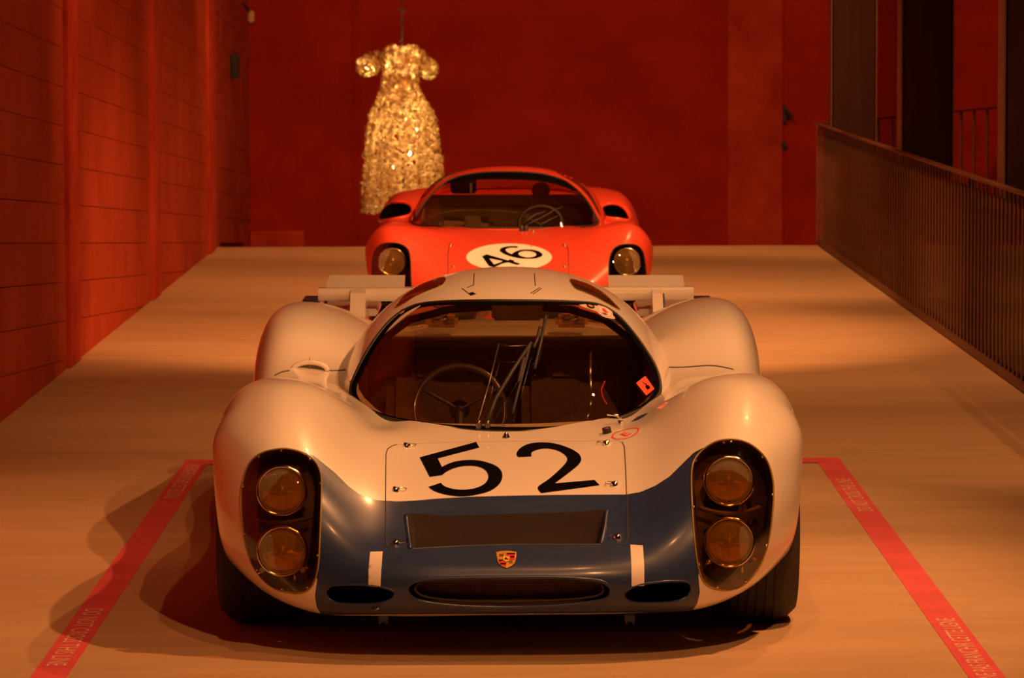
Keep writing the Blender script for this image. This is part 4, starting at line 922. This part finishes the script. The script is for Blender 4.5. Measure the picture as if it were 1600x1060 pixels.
WS2 = smoothpoly([(795,269),(755,270),(722,275),(700,283),(679,299),(660,322),(649,341),(645,350),(680,353.5),(730,356),(795,357),(860,356.5),(910,354.5),(934,350),(930,336),(917,314),(901,297),(880,282),(850,273),(825,270)], 3)
OVL, OVR = smoothpoly([(590,344),(592,332),(600,322),(613,315.5),(628,314.5),(639,318),(645,326),(640,336),(620,341),(603,344)], 3), smoothpoly([(936,330),(942,320.5),(955,317),(968,319),(978,326),(984,336),(984,344),(966,341.5),(945,339)], 3)
INL2 = ell(603, 479, 30, 17, 28, .1); INR2 = ell(986, 479, 30, 17, 28, -.1)
for pl in (HL2, HR2): b2.cut(outl(pl, 23.2))
for pl in (OVL, OVR): b2.cut(outl(pl, 25.6, 24.3))
def arch2(y, r):
    def fn(V): return np.where(np.abs(V[:, 0]-XR0) > .70, np.hypot(V[:, 1]-y, V[:, 2]-.3)-r, 1.0)
    return fn
b2.cut(arch2(23.0, .33)); b2.cut(arch2(25.3, .345))
def foot2(V):
    wd = np.interp(V[:, 1], [c[0] for c in CAN2], [c[1] for c in CAN2], left=0, right=0)-.07
    v = np.abs(V[:, 0]-XR0)-wd; v = np.maximum(v, 23.42-V[:, 1]); return np.maximum(v, V[:, 1]-24.6)
b2.cut(foot2); bo2 = b2.mk('body_shell', ['red'], car2)
c2_.cut(outl(WS2, 24.5))
def rear2(V): return np.maximum(np.maximum(24.62-V[:, 1], V[:, 1]-25.7), .80-V[:, 2]-(V[:, 1]-25)*0)
v2, f2, m2 = c2_.cut(rear2)
def side2(V):
    ax = np.abs(V[:, 0]-XR0); v = np.maximum(24.12-V[:, 1], V[:, 1]-24.5); v = np.maximum(v, .72-V[:, 2]); v = np.maximum(v, V[:, 2]-.945); return np.maximum(v, .2-ax)
co2 = c2_.mk('canopy', ['red'], car2)
if f2: sub(v2, f2, 'rear_window', 'glassw', co2)
for q in ([(655,312),(668,295),(685,280),(705,270),(714,267),(712,271),(695,279),(680,290),(666,305)], [(866,267),(885,272),(903,283),(920,300),(934,325),(938,338),(931,326),(917,304),(900,288),(880,276)]):
    patch('side_window', smoothpoly(q, 2), C2, .002, mat('smoked_side_panel', (.12, .03, .015), .08, coat=1, noise=(6, .2)), co2, 4)
cle = glass('clear_windscreen', (.88, .80, .62), .10)
w2 = patch('windscreen', WS2, C2, 0, cle, car2, 7, label='clear curved windscreen'); seam('windscreen_seal', WS2, C2, .006, 'rubber', w2, off=.001)
patch('sun_band', smoothpoly([(690,288.5),(704,281.5),(722,275.5),(755,270.5),(795,269.5),(825,270.5),(850,273.5),(880,282.5),(901,297.5),(895,298),(870,288.5),(835,282.5),(795,281),(750,281),(715,284)], 2), C2, .001, 'black', w2, 5)
cc = OVL.mean(0)
for pl in (OVL, OVR):
    rim_wall('air_intake', pl, B2, .22, 'red', car2, .15); q = pl.mean(0)+(pl-pl.mean(0))*.87; h, _ = hit(B2, *pl.mean(0))
    mk('intake_back', [tuple(P(x, y, h.y+.20)) for x, y in q], [list(range(len(q)))], 'black', car2, False); seam('intake_lip', pl, B2, .012, 'red', car2, off=-.004)
for pl in (INL2, INR2):
    patch('brake_duct', pl, B2, .002, 'black', car2, 6); seam('duct_lip', pl, B2, .012, 'red', car2)
# deck rim and number
OV = ell(795.5, 402.5, 67, 21.5, 40); patch('number_roundel', OV, B2, .0015, 'decalw', car2, 5, label='white oval for the race number')
z6 = lambda L: [(720+x*.1, 370+y*.1) for x, y in L]
FOUR = z6([(330,312),(405,282),(740,378),(765,360),(835,380),(832,398),(935,430),(880,450),(740,408),(655,425),(520,488),(440,465)]); FH = z6([(445,345),(650,385),(640,400),(520,442)])
patch('racing_number', FOUR, B2, .003, 'black', car2, 4, holes=[FH], label='black number 4')
SIX = smooth_sel(z6([(898,160),(885,182),(820,178),(760,182),(715,195),(700,215),(730,250),(795,278),(850,240),(930,215),(1030,207),(1140,214),(1230,240),(1278,285),(1250,320),(1170,345),(1050,352),(920,345),(800,320),(690,283),(620,240),(608,215),(640,182),(720,160),(820,153)]), {0, 1, 7}, 3)
SXH = smoothpoly(z6([(900,275),(930,245),(1000,230),(1080,234),(1150,252),(1180,280),(1160,312),(1080,332),(1000,328),(930,305)]), 2)
patch('racing_number', SIX, B2, .003, 'black', car2, 4, holes=[SXH], label='black number 6')
for q in ([(702,383),(700,400),(700,440)], [(880,382),(886,384),(888,392),(889,440)]): seam('panel_gap', q, B2, .0025, 'rubber', car2, closed=False)
for px, py in ((704,384),(708,417),(882,384),(882,417)):
    h, n = hit(B2, px, py, 0); G().lathe([(.001, .008), (.008, .006), (.011, 0)], h, n, 12).mk('panel_fastener', 'steel', car2, True)
for px, cx in ((HL2, 612.5), (HR2, 979.5)):
    rim_wall('headlight_housing', px, B2, .12, 'black', car2, .08); patch('headlight_tray', px.mean(0)+(px-px.mean(0))*.92, B2, 0, 'black', car2, 8, push=lambda p: (0, .12, 0))
    h, _ = hit(B2, cx, 409); y = h.y+.05; r = 22/6200*y; ctr = P(cx, 409, y); ax = (0, -1, .05)
    ring = G().lathe([(r*.90, 0), (r*.93, .012), (r, .01), (r*1.02, -.005), (r*.8, -.07)], ctr, ax, 32).mk('headlamp', 'chrome', car2, True)
    G().lathe([(r*.9, 0), (r*.82, -.025), (r*.6, -.05), (r*.3, -.065), (.001, -.07)], ctr, ax, 32).mk('reflector', 'reflector', ring, True)
    G().lathe([(r*.92, .004), (r*.6, .015), (.001, .021)], ctr, ax, 32).mk('lens', lensmat, ring, True)
    G().lathe([(.001, .03), (r*.3, .026), (r*.34, 0), (r*.34, -.03)], Vector(ctr)+Vector((0, .03, 0)), ax, 16).mk('bulb_shield', 'steel', ring, True)
    cv = patch('headlight_cover', px, B2, .001, glass('clear_cover', (.8, .7, .5), .1), car2, 8); seam('cover_edge', px, B2, .004, 'rubber', cv, off=.001)
# red car wipers
def on2(px, py, o): h, n = hit(C2, px, py, o); return h if h is not None else hit(B2, px, py, o)[0]
wp2 = G().tube([on2(817, 354, .02), on2(835, 345, .04), on2(852, 339, .035)], .006).mk('wiper', 'rubber', car2, True)
G().tube([on2(822, 356, .02), on2(845, 347, .03), on2(868, 333, .025), on2(878, 328, .02)], .005).mk('wiper_blade', 'rubber', wp2, True)
for px in (815, 822): h, n = hit(B2, px, 361, 0); G().lathe([(.001, .035), (.012, .03), (.014, 0)], h, (0, 0, 1), 12).mk('wiper_spindle', 'rubber', wp2, True)
h, n = hit(B2, 833, 361.5, 0); G().lathe([(.001, .012), (.008, .008), (.010, 0)], h, n, 10).mk('washer_nozzle', 'steel', car2, True)
# red car interior
def BX2(x0, x1, z0, z1, y0_, y1_, nm, m, par=car2, bev=.01): return G().box((XR0+(x0+x1)/2, (y0_+y1_)/2, (z0+z1)/2), (x1-x0, y1_-y0_, z1-z0), bev=bev).mk(nm, m, par)
M['tan'] = mat('tan_bulkhead', (.40, .33, .12), .6, noise=(5, .2))
BX2(-.6, .6, .10, .14, 22.5, 25.8, 'floor_pan', 'dark'); BX2(-.52, .52, .14, .795, 24.5, 24.54, 'rear_bulkhead', 'tan'); BX2(-.5, .5, .72, .735, 24.485, 24.50, 'bulkhead_seam', 'brown', bev=.002)
for x in (-.24, -.07, .12, .30): G().sphere((XR0+x, 24.48, .76), .008, 8).mk('rivet', 'steel', car2, True)
BX2(-.5, .5, .14, .5, 23.05, 23.09, 'front_bulkhead', 'dark')
for s_ in (-1, 1): BX2(s_*.58-.02, s_*.58+.02, .12, .52, 23.1, 25.0, 'sill_panel', 'dark')
BX2(-.48, .48, .46, .53, 23.35, 23.55, 'dashboard', 'dark', bev=.02)
for x in (-.26, .26):
    st = BX2(x-.18, x+.18, .14, .26, 23.7, 24.2, 'seat', 'seat', bev=.04); G().box((XR0+x, 24.33, .45), (.34, .08, .45), Matrix.Rotation(-.4, 3, 'X'), bev=.03).mk('backrest', 'seat', st)
BX2(-.27, -.17, .55, .68, 24.2, 24.28, 'switch_box', 'dark')
wc = P(845, 351, 23.7); Rw = 25/6200*wc[1]*1.35
pts = [(wc[0]+Rw*math.cos(t), wc[1]+Rw*math.sin(t)*.3, wc[2]+Rw*math.sin(t)*.82) for t in np.linspace(0, 2*math.pi, 36, endpoint=False)]
s2_ = G().tube(pts, .013, 10, True).mk('steering_wheel', 'rubber', car2, True)
for t in (math.pi*1.5, math.pi/6, math.pi*5/6): G().tube([tuple(wc), (wc[0]+Rw*math.cos(t), wc[1]+Rw*math.sin(t)*.3, wc[2]+Rw*math.sin(t)*.82)], .007).mk('spoke', 'rubber', s2_)
hd = P(845, 297, 24.45); hr = G().sphere(hd, .058, 20, (1, .7, .85)).mk('headrest', mat('padded_headrest', (.30, .17, .09), .4, coat=.4, noise=(12, .5)), car2, True)
BX2(-.36, -.20, .80, .90, 24.56, 24.62, 'roof_lining_block', 'dark')
G().box(P(736, 295, 24.5), (.014, .03, .07), bev=.003).mk('belt_anchor', 'chrome', car2)
def wheel2(x, y, R_, wd, side): wheel(x, y, R_, wd, side, car2)
for s_ in (-1, 1): wheel2(XR0+s_*.68, 23.0, .30, .22, s_); wheel2(XR0+s_*.67, 25.3, .305, .27, s_)

# ================================================================== DRESS-SHAPED CHANDELIER
DY = 33.0; sc_ = DY/6200
def Q(px, py, dy=0): return np.array(P(px, py, DY))+np.array([0, dy, 0])
top = Q(628, 74); ch = empty('dress_chandelier', (float(top[0]), DY, 0), 'glowing golden chandelier shaped like a dress, hanging from a chain', 'chandelier')
m, nt, b = newmat('amber_glass_petal'); N = nt.nodes.new
b.inputs['Base Color'].default_value = (.85, .60, .25, 1); b.inputs['Roughness'].default_value = .18; b.inputs['Coat Weight'].default_value = .6; b.inputs['Specular IOR Level'].default_value = .8
geo = N('ShaderNodeNewGeometry'); nz = N('ShaderNodeTexNoise'); nz.inputs['Scale'].default_value = 28; nt.links.new(geo.outputs['Position'], nz.inputs[0])
cr = N('ShaderNodeValToRGB'); cr.color_ramp.elements[0].position = .35; cr.color_ramp.elements[1].position = .65; cr.color_ramp.elements[0].color = (.50, .32, .10, 1); cr.color_ramp.elements[1].color = (.98, .82, .48, 1)
nt.links.new(nz.outputs[0], cr.inputs[0]); nt.links.new(cr.outputs[0], b.inputs['Base Color'])
tr_ = N('ShaderNodeBsdfTranslucent'); nt.links.new(cr.outputs[0], tr_.inputs[0]); mx = N('ShaderNodeMixShader'); mx.inputs[0].default_value = .55
nt.links.new(b.outputs[0], mx.inputs[1]); nt.links.new(tr_.outputs[0], mx.inputs[2]); nt.links.new(mx.outputs[0], nt.nodes['Material Output'].inputs[0]); M['petal'] = m
# silhouette (y, left x, right x) in photo pixels, as a body of revolution flattened front to back
SIL = [(72,606,652),(80,597,662),(92,594,670),(104,596,668),(118,596,656),(135,594,655),(150,590,662),(165,584,671),(180,577,679),(195,575,683),(215,573,686),(240,571,689),(265,569,692),(290,567,694),(315,566,694),(332,566,693)]
sy = np.array([s_[0] for s_ in SIL]); sl_ = np.array([s_[1] for s_ in SIL]); sr_ = np.array([s_[2] for s_ in SIL])
gp = G()
def petal(c, n, r):
    n = Vector(n).normalized(); a = n.orthogonal().normalized(); a.rotate(Matrix.Rotation(rng.uniform(0, 6.28), 3, n)); b_ = n.cross(a); c = Vector(c)
    k = 6; V = [c+n*r*.35]+[c+(a*math.cos(t)*rng.uniform(.75, 1.1)+b_*math.sin(t)*rng.uniform(.75, 1.1))*r for t in np.linspace(0, 2*math.pi, k, endpoint=False)]
    gp.add(V, [(0, 1+i, 1+(i+1) % k) for i in range(k)])
for i in range(6800):
    py = 72+260*rng.rand()**.95; l, r_ = np.interp(py, sy, sl_), np.interp(py, sy, sr_); cx = (l+r_)/2; hw = (r_-l)/2*sc_; th = rng.uniform(0, 2*math.pi)
    c = Q(cx, py); k = 1+rng.normal(0, .03); fold = 1+.05*math.sin(th*9+py*.02)*(1 if py > 160 else 0)
    if rng.rand() < .05 and py > 135: continue
    p_ = c+np.array([math.cos(th)*(hw-.012)*k*fold, math.sin(th)*(hw-.012)*.62*k*fold, 0])
    petal(p_, (math.cos(th)+rng.normal(0, .45), math.sin(th)+rng.normal(0, .45), rng.normal(0.1, .5)), rng.uniform(.012, .023))
sk = gp.mk('glass_petals', 'petal', ch, True); sk['kind'] = 'stuff'
for side, (cx, cy, rx, ry) in (('l', (575, 103, 19, 17)), ('r', (669, 108, 16, 17))):
    gp = G()
    for i in range(620):
        u1 = rng.normal(size=3); u1 /= np.linalg.norm(u1); c = Q(cx, cy)+u1*np.array([rx*sc_, .09, ry*sc_])*rng.uniform(.85, 1.02)
        petal(c, u1+rng.normal(0, .4, 3), rng.uniform(.010, .018))
    for i in range(260):
        t = rng.rand(); a = Q(cx, cy-10)*(1-t)+Q(612 if side == 'l' else 648, 86)*t; petal(a+rng.normal(0, .022, 3), rng.normal(size=3), rng.uniform(.010, .016))
    o = gp.mk('sleeve', 'petal', ch, True); o['kind'] = 'stuff'
M['bulb'] = mat('lit_bulb', (1, .8, .5), .4, emit=((1, .62, .25), 22), noise=(5, .01))
def bulb(px, py, dy, r, e):
    c = Q(px, py, dy); G().sphere(c, r, 12, (1, 1, 1.25)).mk('bulb', 'bulb', ch, True)
    l = bpy.data.lights.new('bulb_glow', 'POINT'); l.energy = e; l.color = (1, .60, .24); l.shadow_soft_size = r; o = bpy.data.objects.new('bulb_glow', l); COL.objects.link(o); o.parent = ch; o.location = Vector(c)-Vector(ch.location)+Vector((0, 0, 0))
BE = 16
for a_ in ((574,105,0,.015,15),(670,106,0,.015,15),(607,103,-.05,.016,7),(642,100,-.05,.016,7),(634,124,-.02,.012,4),(618,150,0,.013,5),(632,185,0,.015,9),(612,205,.02,.014,8),(652,200,0,.014,8),(640,240,.02,.013,5),(615,262,.02,.012,2)):
    bulb(*a_[:4], a_[4]*BE)
G().tube([tuple(Q(628, 76)), tuple(Q(630, 120)), tuple(Q(630, 330))], .008).mk('centre_rod', 'rubber', ch)
hang = G(); zt = float(top[2]); z = zt-.02; i = 0
while z < CEIL-.02:
    k = Vector((top[0], DY, z+.022)); ax1 = Vector((1, 0, 0)) if i % 2 else Vector((0, 1, 0))
    lk = G().tube([k+ax1*.012*math.cos(t)+Vector((0, 0, .026*math.sin(t))) for t in np.linspace(0, 2*math.pi, 12, endpoint=False)], .0038, 5, True).mk('chain_link', 'rubber', ch, True); z += .044; i += 1
for zz in (.42, .55): G().tube([(top[0]-.03, DY, zt+zz-.1), (top[0]+.03, DY, zt+zz-.12)], .008).mk('chain_hook', 'rubber', ch)
